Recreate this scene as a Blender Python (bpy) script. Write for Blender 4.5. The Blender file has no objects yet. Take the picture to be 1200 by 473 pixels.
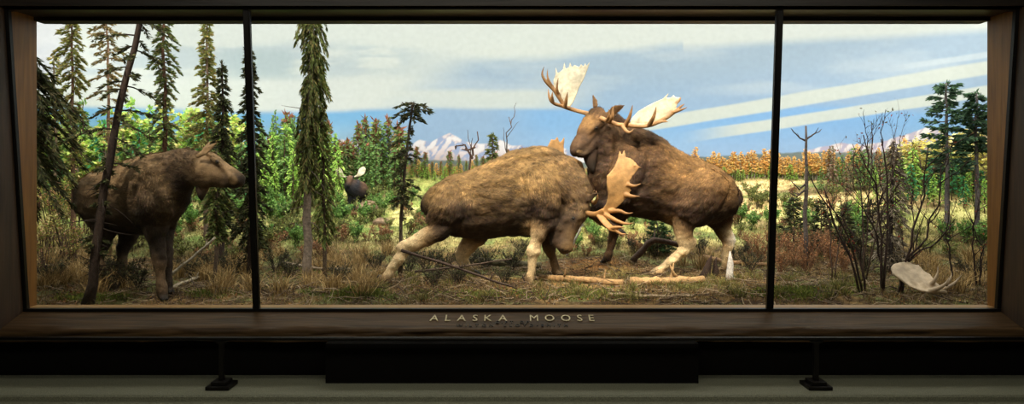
import bpy, math, random
import numpy as np
from mathutils import Vector, Matrix
from mathutils.kdtree import KDTree
from mathutils.bvhtree import BVHTree

random.seed(7)
SC = bpy.context.scene
COL = SC.collection
EYE, HOR, F = 1.7, 200.0, 800.0          # eye height, horizon row, focal length in pixels (1200 x 473 frame)
FLOOR = -0.145

def P(px, py, Y):
    """world point seen at pixel (px, py) at depth Y in front of the visitor"""
    return np.array([(px - 600.0) * Y / F, Y, EYE + (HOR - py) * Y / F])

def S(r, g, b):
    """sRGB 0-255 -> linear"""
    o = []
    for c in (r, g, b):
        c = c / 255.0
        o.append(c / 12.92 if c <= 0.04045 else ((c + 0.055) / 1.055) ** 2.4)
    return np.array(o)

# ------------------------------------------------------------------ noise
def _hash(ix, iy, seed):
    n = (ix.astype(np.int64) * 374761393 + iy.astype(np.int64) * 668265263 + seed * 974711) & 0x7fffffff
    n = ((n ^ (n >> 13)) * 1274126177) & 0x7fffffff
    n = (n ^ (n >> 16)) & 0xffff
    return n / 65535.0

def vnoise(x, y, seed=0):
    x = np.asarray(x, float); y = np.asarray(y, float)
    x0 = np.floor(x); y0 = np.floor(y)
    fx = x - x0; fy = y - y0
    fx = fx * fx * (3 - 2 * fx); fy = fy * fy * (3 - 2 * fy)
    a = _hash(x0, y0, seed); b = _hash(x0 + 1, y0, seed)
    c = _hash(x0, y0 + 1, seed); d = _hash(x0 + 1, y0 + 1, seed)
    return (a * (1 - fx) + b * fx) * (1 - fy) + (c * (1 - fx) + d * fx) * fy

def fbm(x, y, seed=0, octv=4):
    s = 0; a = 0.5; t = 0
    for i in range(octv):
        s = s + a * vnoise(np.asarray(x) * 2 ** i, np.asarray(y) * 2 ** i, seed + i * 17)
        t += a; a *= 0.5
    return s / t

def sstep(a, b, x):
    t = np.clip((np.asarray(x, float) - a) / (b - a), 0, 1)
    return t * t * (3 - 2 * t)

def mixc(c1, c2, t):
    t = np.asarray(t)[..., None]
    return c1 * (1 - t) + c2 * t

# ------------------------------------------------------------------ mesh building
class MB:
    """collects vertices, faces and vertex colours of ONE mesh"""
    def __init__(s):
        s.v = []; s.c = []; s.q = []; s.t = []; s.n = 0
    def add(s, verts, quads=None, tris=None, col=(0.5, 0.5, 0.5)):
        verts = np.asarray(verts, float).reshape(-1, 3)
        col = np.asarray(col, float)
        if col.ndim == 1: col = np.tile(col, (len(verts), 1))
        s.v.append(verts); s.c.append(col)
        if quads is not None and len(quads): s.q.append(np.asarray(quads, int).reshape(-1, 4) + s.n)
        if tris is not None and len(tris): s.t.append(np.asarray(tris, int).reshape(-1, 3) + s.n)
        s.n += len(verts)
    def tube(s, pts, rad, sides=6, col=(0.2, 0.15, 0.1), cap=True):
        pts = np.asarray(pts, float); n = len(pts)
        rad = np.broadcast_to(np.asarray(rad, float), (n,))
        tan = np.gradient(pts, axis=0)
        tan /= np.linalg.norm(tan, axis=1)[:, None] + 1e-9
        ref = np.array([0.0, 0, 1]) if abs(tan[0][2]) < 0.9 else np.array([1.0, 0, 0])
        u = np.cross(tan[0], ref); u /= np.linalg.norm(u)
        us = []
        for i in range(n):
            u = u - tan[i] * u.dot(tan[i]); u /= np.linalg.norm(u) + 1e-9; us.append(u)
        us = np.array(us); ws = np.cross(tan, us)
        a = np.arange(sides) * 2 * np.pi / sides
        V = pts[:, None] + rad[:, None, None] * (us[:, None] * np.cos(a)[None, :, None] + ws[:, None] * np.sin(a)[None, :, None])
        q = []
        for i in range(n - 1):
            for j in range(sides):
                k = (j + 1) % sides
                q.append((i * sides + j, i * sides + k, (i + 1) * sides + k, (i + 1) * sides + j))
        V = V.reshape(-1, 3); t = []
        if cap:
            m = len(V); V = np.vstack([V, pts[0], pts[-1]])
            for j in range(sides):
                k = (j + 1) % sides
                t.append((m, k, j)); t.append((m + 1, (n - 1) * sides + j, (n - 1) * sides + k))
        col = np.asarray(col, float)
        if col.ndim == 2:
            cc = np.repeat(col, sides, axis=0)
            col = np.vstack([cc, col[0], col[-1]]) if cap else cc
        s.add(V, q, t, col)
    def blades(s, base, d, L, W, col, nrm=None, rng=None):
        """rhombus leaves / needles sprays: base (n,3), unit d (n,3), length, width, colour (n,3)"""
        base = np.asarray(base); n = len(base)
        if n == 0: return
        if nrm is None: nrm = rng.normal(size=(n, 3))
        side = np.cross(d, nrm); side /= np.linalg.norm(side, axis=1)[:, None] + 1e-9
        L = np.broadcast_to(L, (n,))[:, None]; W = np.broadcast_to(W, (n,))[:, None]
        V = np.stack([base, base + d * L * 0.45 + side * W * 0.5, base + d * L, base + d * L * 0.45 - side * W * 0.5], 1)
        q = np.arange(n * 4).reshape(n, 4)
        s.add(V.reshape(-1, 3), q, None, np.repeat(col, 4, axis=0))
    def grass(s, base, d, L, W, bend, col, rng):
        """curved two-segment grass blades"""
        base = np.asarray(base); n = len(base)
        az = rng.uniform(0, 2 * np.pi, n)
        side = np.stack([np.cos(az), np.sin(az), np.zeros(n)], 1) * np.broadcast_to(W, (n,))[:, None] * 0.5
        L = np.broadcast_to(L, (n,))[:, None]
        b = np.asarray(bend)
        mid = base + d * L * 0.55
        d2 = d + b; d2 /= np.linalg.norm(d2, axis=1)[:, None]
        tip = mid + d2 * L * 0.5
        V = np.stack([base - side, base + side, mid + side * 0.8, mid - side * 0.8, tip], 1)
        i = np.arange(n)[:, None] * 5
        s.add(V.reshape(-1, 3), i + np.array([[0, 1, 2, 3]]), i + np.array([[3, 2, 4]]), np.repeat(col, 5, axis=0))
    def box(s, lo, hi, col=(0.5, 0.5, 0.5)):
        x0, y0, z0 = lo; x1, y1, z1 = hi
        V = [(x0, y0, z0), (x1, y0, z0), (x1, y1, z0), (x0, y1, z0), (x0, y0, z1), (x1, y0, z1), (x1, y1, z1), (x0, y1, z1)]
        s.add(V, [(0, 3, 2, 1), (4, 5, 6, 7), (0, 1, 5, 4), (1, 2, 6, 5), (2, 3, 7, 6), (3, 0, 4, 7)], None, col)
    def prism(s, a, b, col=(0.5, 0.5, 0.5)):
        """closed solid between two matching polygons a and b"""
        n = len(a); V = list(a) + list(b)
        q = [(i, (i + 1) % n, n + (i + 1) % n, n + i) for i in range(n)]
        t = [(0, i + 1, i) for i in range(1, n - 1)] + [(n, n + i, n + i + 1) for i in range(1, n - 1)]
        s.add(V, q, t, col)
    def mesh(s, name):
        me = bpy.data.meshes.new(name)
        v = np.vstack(s.v); c = np.vstack(s.c)
        q = np.vstack(s.q) if s.q else np.zeros((0, 4), int)
        t = np.vstack(s.t) if s.t else np.zeros((0, 3), int)
        me.vertices.add(len(v)); me.vertices.foreach_set('co', v.ravel().astype(np.float32))
        me.loops.add(q.size + t.size)
        me.loops.foreach_set('vertex_index', np.concatenate([q.ravel(), t.ravel()]).astype(np.int32))
        me.polygons.add(len(q) + len(t))
        st = np.concatenate([np.arange(len(q)) * 4, q.size + np.arange(len(t)) * 3])
        me.polygons.foreach_set('loop_start', st.astype(np.int32))
        me.update(calc_edges=True); me.validate()
        setcol(me, c)
        return me
    def build(s, name, mat, parent=None, smooth=True, origin=None):
        me = s.mesh(name)
        return link(name, me, mat, parent, smooth, origin)

def setcol(me, c):
    a = me.color_attributes.new('Col', 'FLOAT_COLOR', 'POINT')
    buf = np.ones((len(me.vertices), 4), np.float32); buf[:, :3] = np.clip(c, 0, 1)
    a.data.foreach_set('color', buf.ravel())

def link(name, me, mat, parent=None, smooth=True, origin=None):
    me.materials.clear(); me.materials.append(mat)
    me.polygons.foreach_set('use_smooth', np.full(len(me.polygons), smooth))
    o = bpy.data.objects.new(name, me); COL.objects.link(o)
    if origin is not None:                       # mesh coordinates are world: move the origin to the base
        me.transform(Matrix.Translation(-Vector(origin))); o.location = Vector(origin)
    if parent is not None:
        o.parent = parent
        if origin is None: me.transform(Matrix.Translation(-parent_world(parent)))
    return o

def parent_world(p):
    v = Vector((0, 0, 0))
    while p is not None:
        v = v + p.location; p = p.parent
    return v

def tag(o, label, cat, group=None, kind=None):
    o['label'] = label; o['category'] = cat
    if group: o['group'] = group
    if kind: o['kind'] = kind
    return o

def struct(o, label=None):
    o['kind'] = 'structure'
    if label: o['label'] = label; 
    return o

def thing(name, label, cat, loc, group=None):
    o = bpy.data.objects.new(name, None); COL.objects.link(o)
    o.location = Vector(loc); o.empty_display_size = 0.2
    return tag(o, label, cat, group)

# ------------------------------------------------------------------ materials
def attr_mat(name, rough=0.8, var=0.25, scale=12.0, bump=0.0, bscale=40.0, spec=0.3, trans=0.0):
    m = bpy.data.materials.new(name); m.use_nodes = True
    nt = m.node_tree; N = nt.nodes; Lk = nt.links; N.clear()
    out = N.new('ShaderNodeOutputMaterial'); b = N.new('ShaderNodeBsdfPrincipled')
    b.inputs['Roughness'].default_value = rough; b.inputs['Specular IOR Level'].default_value = spec
    at = N.new('ShaderNodeAttribute'); at.attribute_name = 'Col'
    tc = N.new('ShaderNodeTexCoord')
    nz = N.new('ShaderNodeTexNoise'); nz.inputs['Scale'].default_value = scale; nz.inputs['Detail'].default_value = 4
    Lk.new(tc.outputs['Object'], nz.inputs['Vector'])
    mr = N.new('ShaderNodeMapRange'); mr.inputs[1].default_value = 0.3; mr.inputs[2].default_value = 0.7
    mr.inputs[3].default_value = 1 - var; mr.inputs[4].default_value = 1 + var
    Lk.new(nz.outputs['Fac'], mr.inputs[0])
    mx = N.new('ShaderNodeVectorMath'); mx.operation = 'SCALE'
    Lk.new(at.outputs['Color'], mx.inputs[0]); Lk.new(mr.outputs[0], mx.inputs['Scale'])
    Lk.new(mx.outputs[0], b.inputs['Base Color'])
    if bump > 0:
        n2 = N.new('ShaderNodeTexNoise'); n2.inputs['Scale'].default_value = bscale; n2.inputs['Detail'].default_value = 3
        Lk.new(tc.outputs['Object'], n2.inputs['Vector'])
        bp = N.new('ShaderNodeBump'); bp.inputs['Strength'].default_value = bump; bp.inputs['Distance'].default_value = 0.02
        Lk.new(n2.outputs['Fac'], bp.inputs['Height']); Lk.new(bp.outputs[0], b.inputs['Normal'])
    if trans > 0:
        tr = N.new('ShaderNodeBsdfTranslucent'); Lk.new(mx.outputs[0], tr.inputs['Color'])
        ms = N.new('ShaderNodeMixShader'); ms.inputs[0].default_value = trans
        Lk.new(b.outputs[0], ms.inputs[1]); Lk.new(tr.outputs[0], ms.inputs[2]); Lk.new(ms.outputs[0], out.inputs[0])
    else:
        Lk.new(b.outputs[0], out.inputs[0])
    return m

def wood_mat(name, c1, c2, rough=0.5, axis='X', bump=0.35, spec=0.5, scale=3.0):
    m = bpy.data.materials.new(name); m.use_nodes = True
    nt = m.node_tree; N = nt.nodes; Lk = nt.links
    b = N['Principled BSDF']; b.inputs['Roughness'].default_value = rough; b.inputs['Specular IOR Level'].default_value = spec
    tc = N.new('ShaderNodeTexCoord'); mp = N.new('ShaderNodeMapping')
    sc = {'X': (0.6, 9, 9), 'Z': (9, 9, 0.6)}[axis]
    mp.inputs['Scale'].default_value = sc
    Lk.new(tc.outputs['Object'], mp.inputs['Vector'])
    nz = N.new('ShaderNodeTexNoise'); nz.inputs['Scale'].default_value = scale; nz.inputs['Detail'].default_value = 6; nz.inputs['Distortion'].default_value = 0.6
    Lk.new(mp.outputs[0], nz.inputs['Vector'])
    cr = N.new('ShaderNodeValToRGB')
    cr.color_ramp.elements[0].position = 0.3; cr.color_ramp.elements[1].position = 0.7
    cr.color_ramp.elements[0].color = (*c1, 1); cr.color_ramp.elements[1].color = (*c2, 1)
    Lk.new(nz.outputs['Fac'], cr.inputs[0]); Lk.new(cr.outputs[0], b.inputs['Base Color'])
    bp = N.new('ShaderNodeBump'); bp.inputs['Strength'].default_value = bump; bp.inputs['Distance'].default_value = 0.01
    Lk.new(nz.outputs['Fac'], bp.inputs['Height']); Lk.new(bp.outputs[0], b.inputs['Normal'])
    return m

def plain_mat(name, c, rough=0.6, metal=0.0, spec=0.5, nscale=60, var=0.2, bump=0.1):
    m = bpy.data.materials.new(name); m.use_nodes = True
    nt = m.node_tree; N = nt.nodes; Lk = nt.links
    b = N['Principled BSDF']; b.inputs['Roughness'].default_value = rough; b.inputs['Metallic'].default_value = metal
    b.inputs['Specular IOR Level'].default_value = spec
    tc = N.new('ShaderNodeTexCoord'); nz = N.new('ShaderNodeTexNoise')
    nz.inputs['Scale'].default_value = nscale; nz.inputs['Detail'].default_value = 3
    Lk.new(tc.outputs['Object'], nz.inputs['Vector'])
    cr = N.new('ShaderNodeValToRGB')
    cr.color_ramp.elements[0].position = 0.35; cr.color_ramp.elements[1].position = 0.65
    cr.color_ramp.elements[0].color = (*(np.asarray(c) * (1 - var)), 1); cr.color_ramp.elements[1].color = (*np.clip(np.asarray(c) * (1 + var), 0, 1), 1)
    Lk.new(nz.outputs['Fac'], cr.inputs[0]); Lk.new(cr.outputs[0], b.inputs['Base Color'])
    bp = N.new('ShaderNodeBump'); bp.inputs['Strength'].default_value = bump; bp.inputs['Distance'].default_value = 0.005
    Lk.new(nz.outputs['Fac'], bp.inputs['Height']); Lk.new(bp.outputs[0], b.inputs['Normal'])
    return m

M_FOL = attr_mat('needle_foliage', 0.7, 0.2, 6.0, trans=0.25, spec=0.2)
M_BARK = attr_mat('bark', 0.9, 0.35, 25.0, bump=0.6, bscale=60)
M_FUR = attr_mat('moose_hair', 0.75, 0.22, 14.0, bump=0.35, bscale=90, spec=0.25)
M_ANT = attr_mat('antler_bone', 0.55, 0.18, 16.0, bump=0.25, bscale=40, spec=0.35)
M_GRND = attr_mat('forest_soil', 0.95, 0.4, 9.0, bump=0.9, bscale=30, spec=0.1)
M_GRASS = attr_mat('dry_grass', 0.8, 0.2, 5.0, trans=0.2, spec=0.2)
M_MURAL = attr_mat('painted_plaster', 0.95, 0.035, 9.0, bump=0.05, bscale=60, spec=0.05)
M_DARKW = wood_mat('dark_oak', S(58, 43, 27), S(94, 70, 44), 0.5, 'X', 0.5, 0.22)
M_DARKV = wood_mat('dark_oak_upright', S(44, 30, 19), S(72, 50, 31), 0.55, 'Z', 0.4)
M_GOLDW = wood_mat('golden_oak', S(112, 72, 24), S(142, 96, 38), 0.5, 'Z', 0.25)
M_GOLDX = wood_mat('golden_oak_ledge', S(150, 112, 62), S(185, 142, 86), 0.45, 'X', 0.2)
M_BLACK = plain_mat('blackened_metal', S(28, 24, 20), 0.4, 0.6)
M_BRONZE = plain_mat('dark_bronze', S(44, 38, 32), 0.35, 0.8)
M_BRASS = plain_mat('pale_bronze_letters', S(186, 172, 136), 0.4, 0.35)
M_BLKLET = plain_mat('blackened_letters', S(30, 26, 22), 0.4, 0.5)
M_WALL = plain_mat('dark_plaster', S(38, 32, 26), 0.9, 0, 0.2)
M_TERR = plain_mat('green_terrazzo', S(128, 128, 108), 0.55, 0, 0.4, 130, 0.35, 0.05)
M_EYE = plain_mat('dark_eye', S(16, 10, 6), 0.08, 0, 0.8)
M_CEIL = plain_mat('white_ceiling_paint', S(225, 222, 214), 0.9)
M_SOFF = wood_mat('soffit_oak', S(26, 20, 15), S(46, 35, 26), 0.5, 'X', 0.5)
M_PIT = plain_mat('shade_black_wall', S(13, 11, 9), 0.9, 0, 0.1)  # near-black colour paints in the shade of front wall and sill recess
# ------------------------------------------------------------------ the case: wall, frame, glass, sill
GB, GT, IN, FR = 6.40, 6.16, 6.54, 6.08        # glass bottom/top depth, inner frame plane, front wall plane
XE = 4.58                                        # half width of the opening at the glass
ZB, ZT = 0.402, 3.165                            # glass bottom / top height
XI = 4.56; XR = 4.56

def quadbox(name, mat, lo, hi, label):
    m = MB(); m.box(lo, hi); return struct(m.build(name, mat, None, False), label)

# hall
quadbox('floor', M_TERR, (-9, -4, FLOOR - 0.3), (9, 5.61, FLOOR - 0.048), 'grey green hall floor below the terrazzo ledge')
m = MB()
pr = [(5.61, FLOOR - 0.3), (5.61, FLOOR - 0.012), (5.622, FLOOR), (6.6, FLOOR), (6.6, FLOOR - 0.3)]
m.prism([(-9, y, z) for y, z in pr], [(9, y, z) for y, z in pr])
struct(m.build('trim_1', M_TERR, None, False), 'grey green terrazzo ledge running below the showcase')
quadbox('wall_rear', M_WALL, (-9, -4.2, FLOOR), (9, -4, 4.6), 'dark hall wall behind the visitor')
quadbox('wall_left', M_WALL, (-9.2, -4.2, FLOOR - 0.3), (-9, 6.6, 4.6), 'dark hall side wall')
quadbox('wall_right', M_WALL, (9, -4.2, FLOOR - 0.3), (9.2, 6.6, 4.6), 'dark hall side wall')
quadbox('ceiling', M_WALL, (-9.2, -4.2, 4.5), (9.2, 6.6, 4.7), 'dark hall ceiling')
# front wall pieces around the opening
m = MB()
m.box((-9, 6.17, FLOOR), (9, 6.5, 0.21)); m.box((-1.62, 5.93, FLOOR), (1.62, 6.18, 0.2))                      # below the sill
m.box((-9, FR, ZT + 0.0), (9, 6.15, 4.5))                       # above
m.box((-9, FR, 0.2), (-XE - 0.02, 6.15, ZT)); m.box((XE + 0.02, FR, 0.2), (9, 6.15, ZT))
struct(m.build('wall_front', M_PIT, None, False), 'dark front wall around the showcase opening')
# inner wall with the real opening (behind the glass)
m = MB()
m.box((-13.2, IN + .03, -0.4), (-XI - .2, IN + 0.12, 7)); m.box((XI + .2, IN + .03, -0.4), (13.2, IN + 0.12, 7))
m.box((-XI - .2, IN + .03, 3.2), (XI + .2, IN + 0.12, 7)); m.box((-XI - .2, IN + .03, -0.4), (XI + .2, IN + 0.12, 0.33))
struct(m.build('wall_inner', M_CEIL, None, False), 'inside face of the showcase front wall')
# soffit, golden inner side boards, ledge
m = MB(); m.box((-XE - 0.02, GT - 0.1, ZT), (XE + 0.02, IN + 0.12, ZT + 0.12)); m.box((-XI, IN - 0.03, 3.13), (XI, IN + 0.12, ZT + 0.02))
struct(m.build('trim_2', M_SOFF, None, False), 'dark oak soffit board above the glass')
for k, sx in enumerate((-1, 1)):
    m = MB()                                                   # wedge of board between leaning glass and inner plane
    xa, xb = sx * (XE - 0.02), sx * (XI + 0.25)
    a = [(xa, GB, ZB - 0.05), (xa, IN + 0.01, ZB - 0.05), (xa, IN + 0.01, ZT), (xa, GT, ZT)]
    b = [(xb, y, z) for _, y, z in a]
    m.prism(a, b)
    struct(m.build('trim_%d' % (3 + k), M_GOLDW, None, False), 'golden oak side board behind the glass, %s end' % ('left' if sx < 0 else 'right'))
    m = MB()                                                   # outer reveal in front of the glass
    a = [(xa, FR, 0.25), (xa, GB - 0.03, ZB - 0.02), (xa, GT - 0.03, ZT), (xa, FR, ZT)]
    b = [(sx * (XE + 0.3), y, z) for _, y, z in a]
    m.prism(a, b)
    struct(m.build('trim_%d' % (5 + k), M_DARKV, None, False), 'dark oak reveal in front of the glass, %s end' % ('left' if sx < 0 else 'right'))
quad = [(GB + 0.02, ZB - 0.05), (GB + 0.02, ZB + 0.004), (GB + 0.045, ZB + 0.012), (IN + 0.02, ZB + 0.012), (IN + 0.03, ZB - 0.0), (IN + 0.03, ZB - 0.05)]
m = MB(); m.prism([(-XI, y, z) for y, z in quad], [(XI, y, z) for y, z in quad])
struct(m.build('trim_7', M_GOLDX, None, False), 'thin golden ledge along the bottom of the glass')

# sloping sill with a carved, wavy front edge
m = MB()
nx = 480; xs = np.linspace(-9, 9, nx); rng = np.random.RandomState(3)
rows = []
rows.append(np.stack([xs, np.full(nx, GB + 0.02), np.full(nx, 0.33)], 1))
rows.append(np.stack([xs, np.full(nx, GB + 0.02), np.full(nx, ZB - 0.004)], 1))
for t in np.linspace(0.08, 1, 6):
    y = GB - 0.02 - t * 0.285; z = ZB - 0.01 - t * 0.098
    rows.append(np.stack([xs, np.full(nx, y), z + 0.004 * (fbm(xs * 3, t * 3 + xs * 0, 5) - 0.5)], 1))
for i, t in enumerate(np.linspace(0.1, 1, 8)):
    w = 0.05 * (fbm(xs * 2.6 + 0.5 * i, xs * 0 + i * 0.5, 11, 2) - 0.5) + 0.022 * (fbm(xs * 9 + i * .8, i * .7 + xs * 0, 19, 2) - 0.5)
    rows.append(np.stack([xs, 6.085 - 0.012 + 0.018 * t + w, 0.290 - 0.112 * t + 0 * xs + 0.016 * (fbm(xs * 2.3, i * 0.6 + xs * 0, 23, 3) - 0.5)], 1))
rows.append(np.stack([xs, np.full(nx, 6.2), np.full(nx, 0.17)], 1))
V = np.concatenate(rows); nr = len(rows)
i, j = np.meshgrid(np.arange(nr - 1), np.arange(nx - 1), indexing='ij')
a = (i * nx + j).ravel()
m.add(V, np.stack([a, a + nx, a + nx + 1, a + 1], 1))
struct(m.build('trim_8', M_DARKW, None, True), 'sloping dark oak sill with a rough carved front edge')

# glass panes + frame bars (leaning outwards at the top)
def glass_mat():
    mt = bpy.data.materials.new('clear_glass'); mt.use_nodes = True
    nt = mt.node_tree; N = nt.nodes; Lk = nt.links; N.clear()
    out = N.new('ShaderNodeOutputMaterial'); tr = N.new('ShaderNodeBsdfTransparent'); gl = N.new('ShaderNodeBsdfGlossy')
    gl.inputs['Roughness'].default_value = 0.02; tr.inputs['Color'].default_value = (0.985, 0.99, 0.985, 1)
    fr = N.new('ShaderNodeFresnel'); fr.inputs['IOR'].default_value = 1.2
    mx = N.new('ShaderNodeMixShader'); Lk.new(fr.outputs[0], mx.inputs[0]); Lk.new(tr.outputs[0], mx.inputs[1]); Lk.new(gl.outputs[0], mx.inputs[2])
    Lk.new(mx.outputs[0], out.inputs[0]); return mt
M_GLASS = glass_mat()
def gy(z): return GB + (GT - GB) * (z - ZB) / (ZT - ZB)
MUL = [-2.392, 2.412]
edges = [-XE + 0.02] + MUL + [XE - 0.02]
for k in range(3):
    m = MB(); x0, x1 = edges[k] + 0.02, edges[k + 1] - 0.02
    a = [(x0, gy(ZB), ZB), (x1, gy(ZB), ZB), (x1, gy(ZT), ZT), (x0, gy(ZT), ZT)]
    m.add(a, [(0, 1, 2, 3)])
    struct(m.build('window_%d' % (k + 1), M_GLASS, None, False), '%s glass pane of the showcase' % ('left', 'wide middle', 'right')[k])
def bar(x, w, name, label):
    m = MB(); h = w / 2
    for ww, d0, d1 in ((h, -0.02, 0.015), (h * 0.6, -0.028, 0.028)):
        a = [(x - ww, gy(ZB) + d0, ZB - 0.02), (x + ww, gy(ZB) + d0, ZB - 0.02), (x + ww, gy(ZB) + d1, ZB - 0.02), (x - ww, gy(ZB) + d1, ZB - 0.02)]
        b = [(px_, py_ + GT - GB, ZT) for px_, py_, _ in a]
        m.prism(a, b)
    return struct(m.build(name, M_BLACK, None, False), label)
bar(MUL[0], 0.062, 'trim_9', 'black bar between left and middle glass panes')
bar(MUL[1], 0.062, 'trim_10', 'black bar between middle and right glass panes')
bar(-XE + 0.03, 0.035, 'trim_11', 'black frame bar at the left end of the glass')
bar(XE - 0.03, 0.035, 'trim_12', 'black frame bar at the right end of the glass')
m = MB(); m.box((-XE, GB - 0.035, ZB - 0.03), (XE, GB + 0.02, ZB + 0.012)); m.box((-XE, GT - 0.03, ZT - 0.02), (XE, GT + 0.05, ZT + 0.005))
struct(m.build('trim_13', M_BLACK, None, False), 'black metal channel holding the glass at bottom and top')

# lettering on the sill
def place_letters(txt, tpos, width, height, mat, label, ext=0.006):
    """one line of raised letters lying on the sloping sill, each letter its own part"""
    adv, glyphs, x = 1.0, [], 0.0
    for ch in txt:
        if ch == ' ': x += 0.62; continue
        cu = bpy.data.curves.new('letter', 'FONT'); cu.body = ch; cu.extrude = 0.03; cu.resolution_u = 3
        o = bpy.data.objects.new('letter', cu); COL.objects.link(o)
        dg = bpy.context.evaluated_depsgraph_get(); me = bpy.data.meshes.new_from_object(o.evaluated_get(dg)); bpy.data.objects.remove(o)
        co = np.empty(len(me.vertices) * 3, np.float32); me.vertices.foreach_get('co', co); co = co.reshape(-1, 3)
        w = np.ptp(co[:, 0]); co[:, 0] += x - co[:, 0].min(); x += w + 0.52
        glyphs.append((me, co))
    A = np.vstack([c for _, c in glyphs]); x0, x1 = A[:, 0].min(), A[:, 0].max(); y0, y1 = A[:, 1].min(), A[:, 1].max()
    y = GB - 0.02 - tpos * 0.285; z = ZB - 0.01 - tpos * 0.098
    t = thing('lettering', label, 'lettering', (0, y, z + 0.004), 'letters on the sill')
    t.rotation_euler = (math.atan2(0.098, 0.285), 0, 0)
    for me, co in glyphs:
        if y1 - y0 > 0: pass
        co[:, 0] = (co[:, 0] - (x0 + x1) / 2) * width / (x1 - x0); co[:, 1] = (co[:, 1] - (y0 + y1) / 2) * height / (y1 - y0)
        co[:, 2] = (co[:, 2] + 0.03) / 0.06 * ext
        me.vertices.foreach_set('co', co.ravel()); me.update()
        o = link('letter', me, mat, None, False); o.parent = t
    return t
place_letters('ALASKA  MOOSE', 0.46, 1.50, 0.105, M_BRASS, 'large pale bronze letters naming the animal, topmost line on the sill')
place_letters('GIFT OF', 0.70, 0.30, 0.04, M_BLKLET, 'short blackened letter line between the two longer lines on the sill')
place_letters('WILTON  LLOYD-SMITH', 0.87, 1.00, 0.04, M_BLKLET, 'long blackened letter line nearest the carved sill edge')

# barrier posts with stepped feet, and the rail they carry
def post(px, label):
    d = 5.83; x = (px - 600) * d / F
    t = thing('barrier_post', label, 'post', (x, d, FLOOR), 'barrier posts')
    def plate(name, w, z0, z1):
        m = MB(); m.box((x - w, d - w, z0), (x + w, d + w, z1)); o = m.build(name, M_BLACK, t, False)
        bv = o.modifiers.new('bevel', 'BEVEL'); bv.width = 0.004; bv.segments = 2
        return o
    plate('base_plate', 0.10, FLOOR, FLOOR + 0.032)
    plate('base_step', 0.066, FLOOR + 0.032, FLOOR + 0.062)
    m = MB(); m.box((x - 0.019, d - 0.019, FLOOR + 0.062), (x + 0.019, d + 0.019, 0.225)); m.build('shaft', M_BLACK, t, False)
    m = MB(); m.prism([(x - 0.02, d - 0.02, 0.225), (x + 0.02, d - 0.02, 0.225), (x + 0.02, d + 0.02, 0.225), (x - 0.02, d + 0.02, 0.225)],
                      [(x - 0.06, d - 0.024, 0.252), (x + 0.06, d - 0.024, 0.252), (x + 0.06, d + 0.024, 0.252), (x - 0.06, d + 0.024, 0.252)])
    m.build('bracket', M_BLACK, t, False)
post(260, 'black square barrier post with stepped foot, nearer the leaning trunk')
post(956, 'black square barrier post with stepped foot, nearer the shed antler')
m = MB(); a = np.linspace(0, 2 * np.pi, 13)[:-1]
pr = [(5.83 + 0.026 * math.cos(t), 0.268 + 0.016 * math.sin(t)) for t in a]
m.prism([(-8.9, y, z) for y, z in pr], [(8.9, y, z) for y, z in pr])
tag(m.build('barrier_rail', M_BLACK, None, True, (0, 5.83, 0.25)), 'long dark low barrier rail carried by the two posts below the sill', 'rail')

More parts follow.
